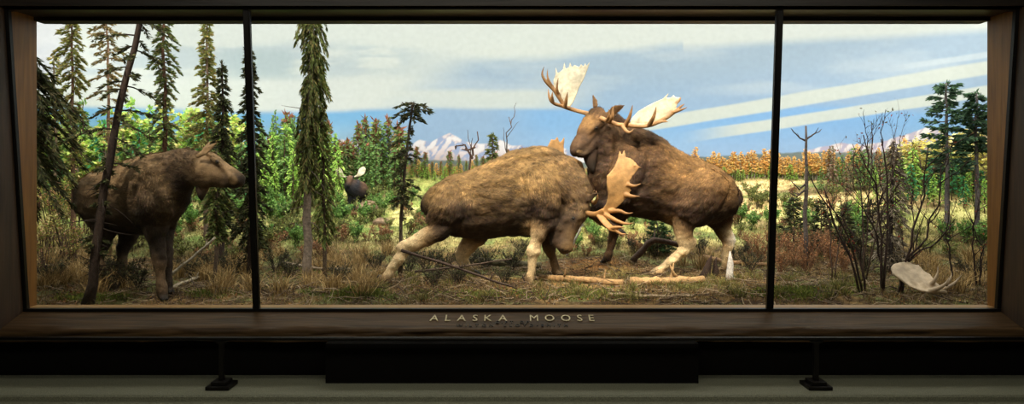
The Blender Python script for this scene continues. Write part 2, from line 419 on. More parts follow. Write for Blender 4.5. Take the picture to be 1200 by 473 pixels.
# ------------------------------------------------------------------ curved painted rear wall
def ym(x): return 17.5 - 0.015 * np.asarray(x) ** 2
def mural_colour(px, py):
    n1 = fbm(px / 130.0, py / 26.0, 3, 4); n2 = fbm(px / 50.0, py / 12.0, 9, 4); n3 = fbm(px / 16.0, py / 9.0, 31, 3)
    w = (n1 - 0.5) * 60
    white = S(213, 217, 211); grey = S(182, 194, 200); blue = S(146, 186, 217); cloudb = S(160, 182, 204); pale = S(213, 216, 207)
    c = np.broadcast_to(white, px.shape + (3,)).copy()
    # left sky: grey-blue streaks
    left = 1 - sstep(430, 560, px)
    st = sstep(50, 62, py + w * 0.5) * (1 - sstep(80, 98, py + w * 0.4))
    c = mixc(c, grey, 0.75 * st * left * sstep(0.28, 0.55, n2))
    c = mixc(c, S(205, 205, 210), 0.7 * (1 - sstep(60, 95, px)) * (1 - sstep(80, 120, py)))
    st2 = sstep(72, 82, py + w * 0.4) * (1 - sstep(88, 100, py + w * 0.4)) * sstep(380, 470, px) * (1 - sstep(520, 640, px))
    c = mixc(c, S(205, 211, 208), 0.6 * st2)
    st3 = sstep(56, 66, py + w * 0.2) * (1 - sstep(80, 92, py - px * 0.02)) * sstep(225, 290, px) * (1 - sstep(330, 360, px))
    c = mixc(c, S(178, 192, 194), 0.75 * st3)
    # blue strip over the horizon at left and middle
    b = sstep(124, 132, py + w * 0.10 + 3 * np.sin(px / 70.0))
    c = mixc(c, S(216, 204, 188), 0.5 * b * (1 - sstep(130, 140, py)))
    bl = mixc(np.broadcast_to(S(128, 180, 218), c.shape), S(172, 206, 224), sstep(135, 172, py))
    c = c * (1 - b[..., None]) + bl * b[..., None]
    # big blue-grey cloud bank right of the middle
    top = 64 - (px - 520) * 0.035 + 7 * np.sin((px - 500) / 75.0) + w * 0.18
    top = np.where(px > 800, 55 - (px - 800) * 0.055 + w * 0.06, top)
    cl = sstep(-6, 8, py - top) * sstep(500, 600, px + (py - 65) * 1.2 + w * 0.6)
    up = mixc(np.broadcast_to(S(168, 186, 202), c.shape), S(152, 178, 206), sstep(60, 140, py))
    up = mixc(up, S(200, 208, 212), 0.45 * sstep(0.5, 0.75, n1) * (1 - sstep(100, 130, py)))
    c = c * (1 - cl[..., None]) + up * cl[..., None]
    # cloud over the top of the bank
    lo = sstep(-4, 9, py - (126 + 4 * np.sin(px / 55.0))) * sstep(560, 650, px)
    bb = mixc(np.broadcast_to(S(136, 178, 220), c.shape), S(160, 190, 222), sstep(140, 185, py))
    c = c * (1 - lo[..., None]) + bb * lo[..., None]
    # streak left of antlers
    s4 = sstep(104, 112, py + w * 0.15) * (1 - sstep(124, 131, py + w * 0.15)) * (1 - sstep(610, 720, px))
    c = mixc(c, pale, 0.8 * s4 * sstep(400, 520, px))
    # two pale stripes that climb to the right
    for y0, sl, hw, x0 in ((146, 0.168, 8.0, 690), (168, 0.155, 7.0, 790)):
        yy = y0 - (px - 760) * sl
        a = (1 - sstep(hw * 0.75, hw * 1.15, np.abs(py - yy + w * 0.05))) * sstep(x0, x0 + 90, px)
        c = mixc(c, S(209, 213, 202), 0.92 * a)
    yy = 110 - (px - 860) * 0.155
    a = (1 - sstep(2, 5, np.abs(py - yy + w * 0.06))) * sstep(1040, 1120, px + w)
    c = mixc(c, S(206, 214, 216), 0.6 * a)
    # mountains
    def ridge(pts, seed, amp):
        xs = [p[0] for p in pts]; ys = [p[1] for p in pts]
        return np.interp(px, xs, ys) + (fbm(px / 14.0, px * 0, seed, 4) - 0.5) * amp
    r = ridge([(360, 200), (380, 172), (400, 163), (420, 166), (440, 172), (455, 178), (470, 176), (492, 165), (505, 166), (527, 157), (545, 165), (560, 170), (585, 164), (600, 171), (612, 170), (628, 176), (660, 172), (672, 178), (700, 190), (740, 205)], 41, 5)
    mm = sstep(-0.8, 0.8, py - r)
    sh = fbm((px + 0.9 * py) / 9.0, (py - 0.4 * px) / 26.0, 51, 4)
    def rock_face(r, seed, lit, shade, foot):
        h = lambda a: fbm((a + (py - r) * .45) / 13.0, (py - r) / 17.0 + a / 90.0, seed, 4)
        g_ = h(px + 2.5) - h(px - 2.5)
        o = mixc(np.broadcast_to(lit, c.shape), shade, sstep(-.02, .05, g_))
        o = mixc(o, S(240, 236, 236), .8 * sstep(.01, -.06, g_) * (1 - sstep(4, 24, py - r)))
        return mixc(o, foot, .8 * sstep(14, 34, py - r))
    mc = rock_face(r, 51, S(220, 202, 200), S(160, 174, 204), S(212, 190, 180))
    c = c * (1 - mm[..., None]) + mc * mm[..., None]
    r = ridge([(930, 205), (945, 176), (965, 172), (985, 168), (1010, 170), (1035, 165), (1060, 158), (1085, 149), (1100, 152), (1125, 164), (1150, 158), (1200, 160)], 43, 4)
    mm = sstep(-0.8, 0.8, py - r) * sstep(936, 952, px)
    mc = rock_face(r, 57, S(230, 208, 204), S(192, 184, 202), S(222, 196, 186))
    c = c * (1 - mm[..., None]) + mc * mm[..., None]
    # low far hills and far autumn forest along the horizon
    r = ridge([(0, 150), (150, 150), (300, 178), (420, 186), (700, 190), (800, 184), (870, 181), (960, 178), (1040, 178), (1200, 172)], 47, 4)
    hm = sstep(-0.8, 0.8, py - r)
    sx_ = np.broadcast_to(S(128, 138, 130), c.shape)
    hc = mixc(sx_, S(196, 158, 100), sstep(0.45, 0.6, n3) * sstep(4, 9, py - r))
    lf = 1 - sstep(230, 380, px)
    hc = mixc(hc, mixc(np.broadcast_to(S(150, 172, 100), c.shape), S(196, 196, 120), sstep(0.4, 0.6, n3)), lf)
    c = c * (1 - hm[..., None]) + hc * hm[..., None]
    g = mixc(np.broadcast_to(S(176, 178, 104), c.shape), S(140, 156, 84), sstep(0.4, 0.6, n2))
    gm = sstep(199, 204, py)
    c = c * (1 - gm[..., None]) + g * gm[..., None]
    return c * MURAL_TONE
MURAL_TONE = 0.74            # mural colours darkened evenly to offset the stronger mural lamps
m = MB()
nx, nz = 900, 330
xs = np.linspace(-13.2, 13.2, nx); zs = np.linspace(-0.4, 7.0, nz)
X, Z = np.meshgrid(xs, zs); Y = ym(X)
c = mural_colour(600 + F * X / Y, HOR + F * (EYE - Z) / Y)
i, j = np.meshgrid(np.arange(nz - 1), np.arange(nx - 1), indexing='ij'); a = (i * nx + j).ravel()
m.add(np.stack([X, Y, Z], -1).reshape(-1, 3), np.stack([a, a + 1, a + nx + 1, a + nx], 1), None, c.reshape(-1, 3))
struct(m.build('wall_back', M_MURAL, None, True), 'curved rear wall painted with clouds and pale mountains')
m = MB(); m.box((-13.3, IN, -0.4), (-13.15, 15.1, 7)); m.box((13.15, IN, -0.4), (13.3, 15.1, 7))
struct(m.build('wall_side', M_CEIL, None, False), 'pale end walls of the showcase')
m = MB(); m.box((-13.3, IN, 6.9), (13.3, 17.6, 7.05))
struct(m.build('ceiling_case', M_CEIL, None, False), 'pale ceiling inside the showcase')
# ------------------------------------------------------------------ ground
HOOF = {  # pixel and depth of every hoof that stands on the ground
    'A_nf': (618, 333, 10.65), 'A_ff': (654, 324, 11.25), 'A_nh': (449, 332, 10.65), 'A_fh': (556, 323, 11.25),
    'B_nh': (769, 321, 11.25), 'B_fh': (848, 317, 11.75), 'B_ff': (710, 308, 11.75),
    'C_nf': (190, 351, 9.25), 'C_ff': (196, 343, 9.55), 'C_nh': (122, 340, 9.8), 'C_fh': (143, 332, 10.2)}
HP = {k: P(*v) for k, v in HOOF.items()}
def ground_base(x, y):
    x = np.asarray(x, float); y = np.asarray(y, float)
    yb = ym(x)
    t = np.clip((y - 12.4) / (yb - 12.4), 0, 1.05)
    z = -0.05 + 1.69 * (0.55 * t + 0.45 * t * t)
    a = 0.16 * (fbm(x * 0.9, y * 0.9, 71, 4) - 0.5) + 0.05 * (fbm(x * 5, y * 5, 75, 3) - 0.5)
    z = z + a * (1 - 0.6 * sstep(12, 14, y))
    z = z + 0.16 * np.exp(-(((x - 1.5) / 0.8) ** 2 + ((y - 12.4) / 0.5) ** 2))
    z = z + 0.18 * np.exp(-(((x - 3.9) / 1.0) ** 2 + ((y - 9.3) / 0.5) ** 2)) * 0.8
    z = z + 0.14 * np.exp(-(((x + 2.1) / 0.35) ** 2 + ((y - 9.4) / 0.3) ** 2))
    z = z + 0.10 * np.exp(-(((x + 5.9) / 0.4) ** 2 + ((y - 9.3) / 0.4) ** 2))
    return z
_hp = np.array(list(HP.values())); SG = 0.45
_K = np.exp(-((_hp[:, None, :2] - _hp[None, :, :2]) ** 2).sum(-1) / SG ** 2)
_w = np.linalg.solve(_K + 1e-4 * np.eye(len(_hp)), _hp[:, 2] - 0.0 - ground_base(_hp[:, 0], _hp[:, 1]))
def gz(x, y):
    x = np.asarray(x, float); y = np.asarray(y, float)
    z = ground_base(x, y)
    for k in range(len(_hp)):
        z = z + _w[k] * np.exp(-((x - _hp[k, 0]) ** 2 + (y - _hp[k, 1]) ** 2) / SG ** 2)
    return z
def gat(px, py):
    """ground point seen at a pixel (marching along the line of sight)"""
    Ys = np.linspace(7.6, 17.4, 981)
    d = (EYE + (HOR - py) * Ys / F) - gz((px - 600) * Ys / F, Ys)
    i = np.argmax(d <= 0) if (d <= 0).any() else len(Ys) - 6
    Y = min(Ys[i], float(ym((px - 600) * Ys[i] / F)) - 0.25); x = (px - 600) * Y / F
    return np.array([x, Y, float(gz(x, Y))])
def gnd(px, Y):
    x = (px - 600) * Y / F
    return np.array([x, Y, float(gz(x, Y))])

def ground_colour(x, y):
    n1 = fbm(x * 1.1, y * 1.6, 81, 4); n2 = fbm(x * 4.5, y * 4.5, 85, 3); n3 = fbm(x * 0.5, y * 2.6, 89, 4)
    px = 600 + F * x / y
    soil = mixc(np.broadcast_to(S(62, 48, 33), x.shape + (3,)), S(112, 90, 58), sstep(0.35, 0.65, n2))
    soil = mixc(soil, S(92, 94, 56), sstep(0.5, 0.62, n1))
    soil = mixc(soil, S(138, 96, 54), 0.8 * np.exp(-(((x - 1.5) / 0.8) ** 2 + ((y - 11.9) / 0.7) ** 2)))
    soil = mixc(soil, S(110, 62, 40), 0.8 * np.exp(-(((x + 5.9) / 0.5) ** 2 + ((y - 9.3) / 0.4) ** 2)))
    mead = mixc(np.broadcast_to(S(172, 170, 98), x.shape + (3,)), S(212, 202, 130), sstep(0.35, 0.62, n3))
    mead = mixc(mead, S(104, 116, 66), sstep(0.52, 0.64, n1)); mead = mixc(mead, S(136, 104, 78), 0.7 * sstep(0.56, 0.66, fbm(x * 1.3, y * 2.4, 97, 4)))
    mead = mixc(mead, S(232, 196, 136), 0.85 * sstep(0.48, 0.62, fbm(x * 0.35, y * 3.2, 93, 3)) * sstep(740, 830, px) * sstep(14.6, 15.4, y))
    mead = mixc(mead, S(108, 142, 62), 0.55 * (1 - sstep(430, 620, px)) * sstep(0.42, 0.6, n2))
    mead = mixc(mead, S(186, 168, 110), 0.5 * (1 - sstep(430, 620, px)) * sstep(0.56, 0.66, n3))
    t = sstep(12.9, 15.0, y + 1.8 * (n1 - 0.5))
    return mixc(soil, np.zeros(3), 0) * (1 - t[..., None]) + mead * t[..., None]
m = MB(); nx, ny = 420, 190
xs = np.linspace(-13.1, 13.1, nx); ys = 6.68 + (np.linspace(0, 1, ny) ** 0.9) * (17.45 - 6.68)
X, Y = np.meshgrid(xs, ys); Y = np.minimum(Y, ym(X) - 0.03)
i, j = np.meshgrid(np.arange(ny - 1), np.arange(nx - 1), indexing='ij'); a = (i * nx + j).ravel()
m.add(np.stack([X, Y, gz(X, Y)], -1).reshape(-1, 3), np.stack([a, a + 1, a + nx + 1, a + nx], 1), None, ground_colour(X, Y).reshape(-1, 3))
struct(m.build('ground', M_GRND, None, True), 'forest soil that rises into a yellow green meadow at the rear wall')
# ------------------------------------------------------------------ moose
class Beast:
    """rings along bone chains -> one continuous skin (voxel union), smoothed; colours flow from the rings"""
    def __init__(s): s.mb = MB(); s.kp = []; s.kc = []; s.kf = []; s.paint = []; s.ears = []
    def chain(s, rings, ref=(0, 0, 1), sub=4, sides=18, flow=1.0, egg=0.0, k=1.0):
        """ring = (centre, r along ref, r across, colour on the ref side, colour opposite)"""
        n = len(rings)
        C = np.array([r[0] for r in rings], float); A = np.array([[r[1], r[2]] for r in rings], float) * k
        T = np.array([r[3] for r in rings], float); B = np.array([r[4] for r in rings], float)
        def cr(D):
            D = np.asarray(D); o = []
            for i in range(n - 1):
                p0, p1, p2, p3 = D[max(i - 1, 0)], D[i], D[i + 1], D[min(i + 2, n - 1)]
                for q in range(sub):
                    t = q / sub
                    o.append(0.5 * (2 * p1 + (p2 - p0) * t + (2 * p0 - 5 * p1 + 4 * p2 - p3) * t * t + (3 * p1 - p0 - 3 * p2 + p3) * t ** 3))
            o.append(D[-1]); return np.array(o)
        C, A, T, B = cr(C), np.maximum(cr(A), 0.004), cr(T), cr(B)
        tan = np.gradient(C, axis=0); tan /= np.linalg.norm(tan, axis=1)[:, None] + 1e-9
        ref = np.asarray(ref, float)
        up = ref[None] - tan * (tan @ ref)[:, None]; up /= np.linalg.norm(up, axis=1)[:, None] + 1e-9
        sd = np.cross(tan, up)
        a = np.arange(sides) * 2 * np.pi / sides
        ca, sa = np.cos(a), np.sin(a)
        wid = sa * (1 + egg * ca)                      # egg > 0: wider towards ref
        V = C[:, None] + up[:, None] * (A[:, 0][:, None] * ca)[..., None] + sd[:, None] * (A[:, 1][:, None] * wid)[..., None]
        N = len(C); q = []
        for i in range(N - 1):
            for j in range(sides):
                kx = (j + 1) % sides
                q.append((i * sides + j, i * sides + kx, (i + 1) * sides + kx, (i + 1) * sides + j))
        Vf = np.vstack([V.reshape(-1, 3), C[0] - tan[0] * A[0].min() * 0.5, C[-1] + tan[-1] * A[-1].min() * 0.5])
        t = []
        for j in range(sides):
            kx = (j + 1) % sides
            t.append((N * sides, kx, j)); t.append((N * sides + 1, (N - 1) * sides + j, (N - 1) * sides + kx))
        s.mb.add(Vf, q, t)
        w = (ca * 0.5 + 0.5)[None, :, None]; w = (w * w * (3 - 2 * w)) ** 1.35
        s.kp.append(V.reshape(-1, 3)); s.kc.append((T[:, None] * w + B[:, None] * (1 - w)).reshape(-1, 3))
        s.kf.append(np.repeat(tan * flow, sides, axis=0))
    def plate(s, outline, normal, th, col, dome=0.0):
        """flat bony blade: closed outline (3-D points) given a thickness and a slight hollow"""
        from mathutils.geometry import tessellate_polygon
        O = np.asarray(outline, float); nrm = np.asarray(normal, float); nrm /= np.linalg.norm(nrm); n = len(O)
        tri = tessellate_polygon([[Vector(q) for q in O]])
        V = np.vstack([O + nrm * th, O - nrm * th]); t = []
        for a, b_, c in tri:
            t.append((a, b_, c)); t.append((n + a, n + c, n + b_))
        q = [(i, (i + 1) % n, n + (i + 1) % n, n + i) for i in range(n)]
        s.mb.add(V, q, t)
        rng = np.random.RandomState(1); w = rng.dirichlet([1, 1, 1], 30)
        pts = np.vstack([w @ O[list(tr)] for tr in tri] + [O])
        s.kp.append(pts); s.kc.append(np.tile(np.asarray(col), (len(pts), 1))); s.kf.append(np.tile([0, 0, 1.0], (len(pts), 1)))
    def spot(s, p, r, col): s.paint.append((np.asarray(p, float), r, np.asarray(col)))
    def skin(s, voxel=0.02, it=8, rough=0.0):
        me = s.mb.mesh('tmp'); o = bpy.data.objects.new('tmp', me); COL.objects.link(o)
        md = o.modifiers.new('r', 'REMESH'); md.mode = 'VOXEL'; md.voxel_size = voxel
        dg = bpy.context.evaluated_depsgraph_get(); dg.update()
        m2 = bpy.data.meshes.new_from_object(o.evaluated_get(dg)); bpy.data.objects.remove(o)
        n = len(m2.vertices); co = np.empty(n * 3, np.float32); m2.vertices.foreach_get('co', co); co = co.reshape(-1, 3).astype(float)
        ed = np.empty(len(m2.edges) * 2, np.int32); m2.edges.foreach_get('vertices', ed); ed = ed.reshape(-1, 2)
        deg = np.bincount(ed.ravel(), minlength=n)[:, None] + 1e-9
        def lap(c):
            o_ = np.stack([np.bincount(ed[:, 0], c[ed[:, 1], d], n) + np.bincount(ed[:, 1], c[ed[:, 0], d], n) for d in range(3)], 1)
            return o_ / deg
        for _ in range(it):
            co = co + 0.5 * (lap(co) - co); co = co - 0.45 * (lap(co) - co)
        kp, kc, kf = np.vstack(s.kp), np.vstack(s.kc), np.vstack(s.kf)
        kd = KDTree(len(kp))
        for i_, p in enumerate(kp): kd.insert(p, i_)
        kd.balance()
        col = np.zeros((n, 3)); fl = np.zeros((n, 3))
        for i_ in range(n):
            r = kd.find_n(co[i_], 10)
            ix = [q[1] for q in r]; w = np.array([1 / (q[2] ** 2 + 4e-4) for q in r]); w /= w.sum()
            col[i_] = w @ kc[ix]; fl[i_] = w @ kf[ix]
        for p, r, cc in s.paint:
            d = np.linalg.norm(co - p, axis=1); w = (1 - sstep(r * 0.6, r * 1.2, d))[:, None]
            col = col * (1 - w) + cc * w
        if rough > 0:
            m2.vertices.foreach_set('co', co.ravel().astype(np.float32)); m2.update()
            no = np.empty(n * 3, np.float32); m2.vertices.foreach_get('normal', no); no = no.reshape(-1, 3)
            co = co + no * (fbm(co[:, 0] * 5 + co[:, 1] * 3, co[:, 2] * 7, 5, 3) - 0.5)[:, None] * rough
        m2.vertices.foreach_set('co', co.ravel().astype(np.float32)); m2.update()
        # slow mottling of the coat
        mt = fbm(co[:, 0] * 5 + co[:, 1] * 2, co[:, 2] * 8 - co[:, 0] * 2, 13, 4)
        col = col * (0.50 + 1.0 * mt)[:, None]
        setcol(m2, col)
        s.co, s.col, s.fl = co, col, fl
        return m2
    def hair(s, me, n, L, seed, parent, keep=None, name='coat', lift=0.26, width=0.010, Lmin=0.3):
        rng = np.random.RandomState(seed)
        nf = len(me.polygons); ar = np.empty(nf, np.float32); me.polygons.foreach_get('area', ar)
        fi = rng.choice(nf, n, p=ar / ar.sum())
        cen = np.empty(nf * 3, np.float32); me.polygons.foreach_get('center', cen); cen = cen.reshape(-1, 3)
        nor = np.empty(nf * 3, np.float32); me.polygons.foreach_get('normal', nor); nor = nor.reshape(-1, 3)
        ls = np.empty(nf, np.int32); me.polygons.foreach_get('loop_start', ls)
        lv = np.empty(len(me.loops), np.int32); me.loops.foreach_get('vertex_index', lv)
        v0 = lv[ls[fi]]
        p = cen[fi] + rng.normal(size=(n, 3)) * 0.008; nn = nor[fi]; f = s.fl[v0]; c = s.col[v0]
        f = f + np.array([0, 0, -0.25]) + rng.normal(size=(n, 3)) * 0.22
        f = f - nn * (f * nn).sum(1)[:, None]; f /= np.linalg.norm(f, axis=1)[:, None] + 1e-9
        d = f + nn * lift * rng.uniform(0.3, 1.3, n)[:, None]; d /= np.linalg.norm(d, axis=1)[:, None]
        ln = L * rng.uniform(Lmin, 1.2, n) * (keep(p) if keep is not None else 1.0)
        for e0, e1, r0_, r1_ in s.ears:                          # short hair on the ears
            tq = np.clip(((p - e0) @ (e1 - e0)) / ((e1 - e0) @ (e1 - e0)), .12, 1)[:, None]
            ln = ln * (.25 + .75 * sstep(r0_, r1_, np.linalg.norm(p - e0 - tq * (e1 - e0), axis=1)))
        ok = ln > 0.006
        p, nn, d, ln, c = p[ok], nn[ok], d[ok], ln[ok], c[ok]
        sd = np.cross(d, nn); sd /= np.linalg.norm(sd, axis=1)[:, None] + 1e-9
        b = p - nn * 0.004
        V = np.stack([b - sd * width / 2, b + sd * width / 2, b + d * ln[:, None]], 1).reshape(-1, 3)
        cl = fbm(p[:, 0] * 9 + p[:, 2] * 5, p[:, 2] * 16 - p[:, 0] * 6 + p[:, 1] * 9, seed + 60, 3)
        c = np.clip(c * np.exp(rng.normal(size=(len(c), 1)) * 0.28 + (cl[:, None] - .5) * 1.7) + rng.normal(size=(len(c), 3)) * 0.004, 0, 1)
        h = MB(); h.add(V, None, np.arange(len(V)).reshape(-1, 3), np.repeat(c, 3, axis=0))
        o = h.build(name, M_FUR, parent, False); o['kind'] = 'stuff'
        return o

def R(px, py, Y, a, b, ct, cb):
    """ring from a pixel: a, b are radii in pixels at that depth"""
    return (P(px, py, Y), a * Y / F, b * Y / F, ct, cb)

def hoof(b, p, fwd, col, w=0.05, L=0.15):
    p = np.asarray(p, float); f = np.asarray(fwd, float); f[2] = 0; f /= np.linalg.norm(f); sd = np.array([-f[1], f[0], 0])
    for s_ in (-1, 1):
        q = p + sd * s_ * w * 0.5
        b.chain([(q + f * -0.05 + [0, 0, 0.09], 0.05, 0.03, col, col), (q + f * 0.01 + [0, 0, 0.055], 0.055, 0.034, col, col),
                 (q + f * 0.07 + [0, 0, 0.03], 0.034, 0.03, col, col), (q + f * 0.115 + [0, 0, 0.012], 0.014, 0.016, col, col)], ref=(0, 0, 1), sub=2, sides=10)
        q = p - f * 0.07 + sd * s_ * w * 0.55                                     # dew claws
        b.chain([(q + [0, 0, 0.14], 0.018, 0.018, col, col), (q - f * 0.03 + [0, 0, 0.085], 0.012, 0.012, col, col)], ref=f, sub=2, sides=8)

def ear(b, base, tip, wid, facing, c1, c2):
    base = np.asarray(base, float); tip = np.asarray(tip, float); b.ears.append((base, tip, .06, .16))
    prof = [(0, 0.35), (0.15, 0.62), (0.4, 1.0), (0.65, 0.86), (0.85, 0.5), (1.0, 0.12)]
    b.chain([(base + (tip - base) * t, 0.022, wid * w, c2, c1) for t, w in prof], ref=facing, sub=3, sides=12)

def antler(name, parent, palm, tines, ref, mat=M_ANT, voxel=0.010, plates=()):
    """palm: rings of one flat blade or beam (centre, thickness, half width, colour); tines: lists of (point, radius)"""
    b = Beast()
    for rings in palm:
        b.chain([(r[0], r[1], r[2], r[3], r[3]) for r in rings], ref=ref, sub=4, sides=16)
    for outline, nrm, th, col in plates: b.plate(outline, nrm, th, col)
    for tn, col in tines:
        n = len(tn); cols = [np.asarray(col) * (1 - 0.45 * i / (n - 1)) + S(70, 48, 28) * 0.45 * i / (n - 1) for i in range(n)]
        b.chain([(np.asarray(p), r, r, c, c) for (p, r), c in zip(tn, cols)], ref=(0.3, 1, 0.2), sub=4, sides=10)
    me = b.skin(voxel, 2)
    return link(name, me, mat, parent)

def eye(parent, body_me, px, py, r=0.026, inset=0.5):
    """eyeball set into the skin where the head shows it"""
    bv = BVHTree.FromPolygons([v.co for v in body_me.vertices], [p.vertices for p in body_me.polygons])
    d = Vector(P(px, py, 1.0) - np.array([0, 0, EYE])).normalized()
    h = bv.ray_cast(Vector((0, 0, EYE)), d)
    if h[0] is None: return
    ce = h[0] - h[1] * r * inset
    bm_v = []; m = MB(); lat = 8; lon = 12
    for i in range(lat + 1):
        for j in range(lon):
            a, t = math.pi * i / lat, 2 * math.pi * j / lon
            bm_v.append((ce.x + r * math.sin(a) * math.cos(t), ce.y + r * math.sin(a) * math.sin(t), ce.z + r * math.cos(a)))
    q = [(i * lon + j, i * lon + (j + 1) % lon, (i + 1) * lon + (j + 1) % lon, (i + 1) * lon + j) for i in range(lat) for j in range(lon)]
    m.add(bm_v, q); m.build('eye', M_EYE, parent)

def finish(b, t, me, name='body'):
    w = parent_world(t)
    o = link(name, me, M_FUR, None); me.transform(Matrix.Translation(-w)); o.parent = t
    return o

# colours
G1 = S(128, 100, 62); G2 = S(100, 77, 49); DK = S(58, 43, 30); DK2 = S(40, 31, 23); PALE = S(202, 176, 134); PAL2 = S(168, 136, 96); HOOFC = S(40, 34, 28)

# ---- charging bull (head lowered)
def bull_low():
    Y = 10.95
    t = thing('moose', 'brown bull moose charging with lowered head and one hind leg stretched far back', 'moose', tuple(gnd(575, Y)), 'fighting bull moose')
    b = Beast(); T, B = G1, DK
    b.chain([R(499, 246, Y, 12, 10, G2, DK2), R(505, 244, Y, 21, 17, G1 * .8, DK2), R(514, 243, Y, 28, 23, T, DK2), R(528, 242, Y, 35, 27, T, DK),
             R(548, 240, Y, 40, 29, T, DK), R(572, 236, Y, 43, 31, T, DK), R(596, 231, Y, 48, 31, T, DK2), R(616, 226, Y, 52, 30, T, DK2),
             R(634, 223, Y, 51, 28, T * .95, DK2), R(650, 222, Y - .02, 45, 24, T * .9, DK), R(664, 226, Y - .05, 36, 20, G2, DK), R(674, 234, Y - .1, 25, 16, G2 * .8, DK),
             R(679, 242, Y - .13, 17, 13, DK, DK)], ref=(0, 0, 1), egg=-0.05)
    # hump ridge
    b.chain([R(590, 199, Y, 10, 20, T, T), R(612, 186, Y, 11, 19, T, T), R(632, 181, Y, 11, 17, T, T), R(650, 185, Y, 10, 14, G2, G2), R(667, 196, Y, 8, 11, G2, G2), R(677, 212, Y, 9, 11, G2 * .8, G2 * .8), R(681, 228, Y - .1, 8, 10, DK, DK)], ref=(0, 0, 1))
    # head hanging down, nose back towards the legs
    hd = (1, -0.35, 0.15)
    b.chain([R(677, 236, Y - .1, 15, 14, G2 * .9, G2 * .8), R(673, 247, Y - .15, 17, 14, G2 * .8, DK), R(668, 258, Y - .2, 16.5, 13, G2 * .75, DK), R(664.5, 268, Y - .23, 14, 11, G2 * .75, DK),
             R(662.5, 277, Y - .26, 12, 10, G2 * .9, DK), R(661.5, 285, Y - .28, 11.2, 10.5, G2, DK), R(661, 291, Y - .29, 9.8, 10, G2 * 1.1, DK), R(660, 296, Y - .29, 5, 6, DK, DK)], ref=hd)
    b.chain([R(682, 243, Y - .26, 5, 5, G2, G2), R(678, 254, Y - .34, 4.5, 4.5, G2, DK), R(673, 266, Y - .32, 3.5, 4, DK, DK)], ref=hd)
    # lower jaw and cheek
    b.chain([R(661, 256, Y - .25, 11, 8, DK, DK), R(655, 270, Y - .27, 8.5, 7.5, DK, DK), R(652.5, 282, Y - .27, 6, 6.5, DK, DK), R(653, 289, Y - .27, 4, 5, G2, DK)], ref=hd)
    # shoulder blade and thigh muscle
    b.chain([R(626, 198, Y - .26, 18, 8, T, T), R(632, 214, Y - .35, 19, 9, T, T), R(639, 234, Y - .37, 19, 10, G2, DK), R(640, 252, Y - .34, 16, 9, DK, DK)], ref=(1, 0, 0))
    b.chain([R(536, 222, Y - .24, 20, 8, T, T), R(528, 236, Y - .33, 22, 9, T, DK), R(520, 250, Y - .36, 20, 9, G2, DK), R(508, 262, Y - .26, 13, 8, DK, DK)], ref=(-1, 0, 0.3))
    ear(b, P(684, 236, Y - .22), P(701, 226, Y - .42), 0.055, (0.3, -1, 0.4), G2, DK)
    ear(b, P(684, 232, Y + .1), P(692, 214, Y + .35), 0.05, (0.3, -1, 0.4), G2, DK)
    n, f = -0.28, 0.27
    # near front leg
    b.chain([R(640, 240, Y - .22, 22, 12, G2, DK), R(638, 256, Y - .27, 18, 11, DK, DK), R(633, 269, Y - .29, 11.5, 9.5, DK, PAL2), R(629, 281, Y - .3, 8.2, 7.2, PAL2 * .7, PALE), R(625.5, 293, Y - .3, 7.6, 6.8, PALE, PALE),
             R(623.5, 304, Y - .3, 5.4, 5, PALE, PALE), R(622, 315, Y - .3, 4.6, 4.6, PALE, PALE), R(621, 324, Y - .3, 5.6, 5.2, PALE, PAL2), R(619, 329, Y - .3, 5.5, 5, PAL2, DK)], ref=(1, 0, 0))
    hoof(b, HP['A_nf'], (1, -.2, 0), HOOFC)
    # far front leg
    b.chain([R(640, 252, Y + .15, 18, 10, DK, DK), R(640, 266, Y + .2, 13, 9, DK, DK), R(641, 279, Y + .25, 8.5, 7.5, DK, DK), R(644, 292, Y + .28, 7.4, 6.6, DK, G2), R(648, 303, Y + .3, 5.2, 4.8, G2, G2),
             R(651, 313, Y + .3, 4.6, 4.4, G2, PAL2), R(653.5, 320, Y + .3, 5, 4.8, PAL2, DK)], ref=(1, 0, 0))
    hoof(b, HP['A_ff'], (1, -.2, 0), HOOFC)
    # near hind leg stretched back: thigh, gaskin, hock, cannon
    b.chain([R(530, 236, Y - .15, 27, 13, T, DK), R(527, 252, Y - .22, 22, 13, G2, DK), R(519, 265, Y - .27, 15, 10, DK, DK2), R(508, 273, Y - .29, 12.5, 8.5, PAL2 * .8, DK), R(496, 280, Y - .3, 10.5, 7, PALE * .9, PAL2), R(485, 286, Y - .3, 8.6, 6.4, PALE, PALE),
             R(475.5, 291, Y - .3, 8, 6.2, PALE, PALE), R(470, 299, Y - .3, 6.6, 5.6, PALE, PALE), R(464, 308, Y - .3, 5.6, 5, PALE, PALE), R(457, 318, Y - .3, 5.4, 5, PALE, PALE), R(452, 326, Y - .3, 6, 5.4, PAL2, PAL2), R(450, 330, Y - .3, 5.4, 5, DK, DK)], ref=(-0.6, 0, 0.8))
    b.chain([R(494, 273, Y - .3, 3.4, 3.6, PALE, PALE), R(481, 281, Y - .3, 3, 3.2, PALE, PALE), R(470.5, 287, Y - .3, 3.6, 3.6, PALE, PALE), R(467, 292, Y - .3, 3.2, 3.2, PALE, PALE)], ref=(0, 0, 1))
    hoof(b, HP['A_nh'], (1, -.1, 0), HOOFC)
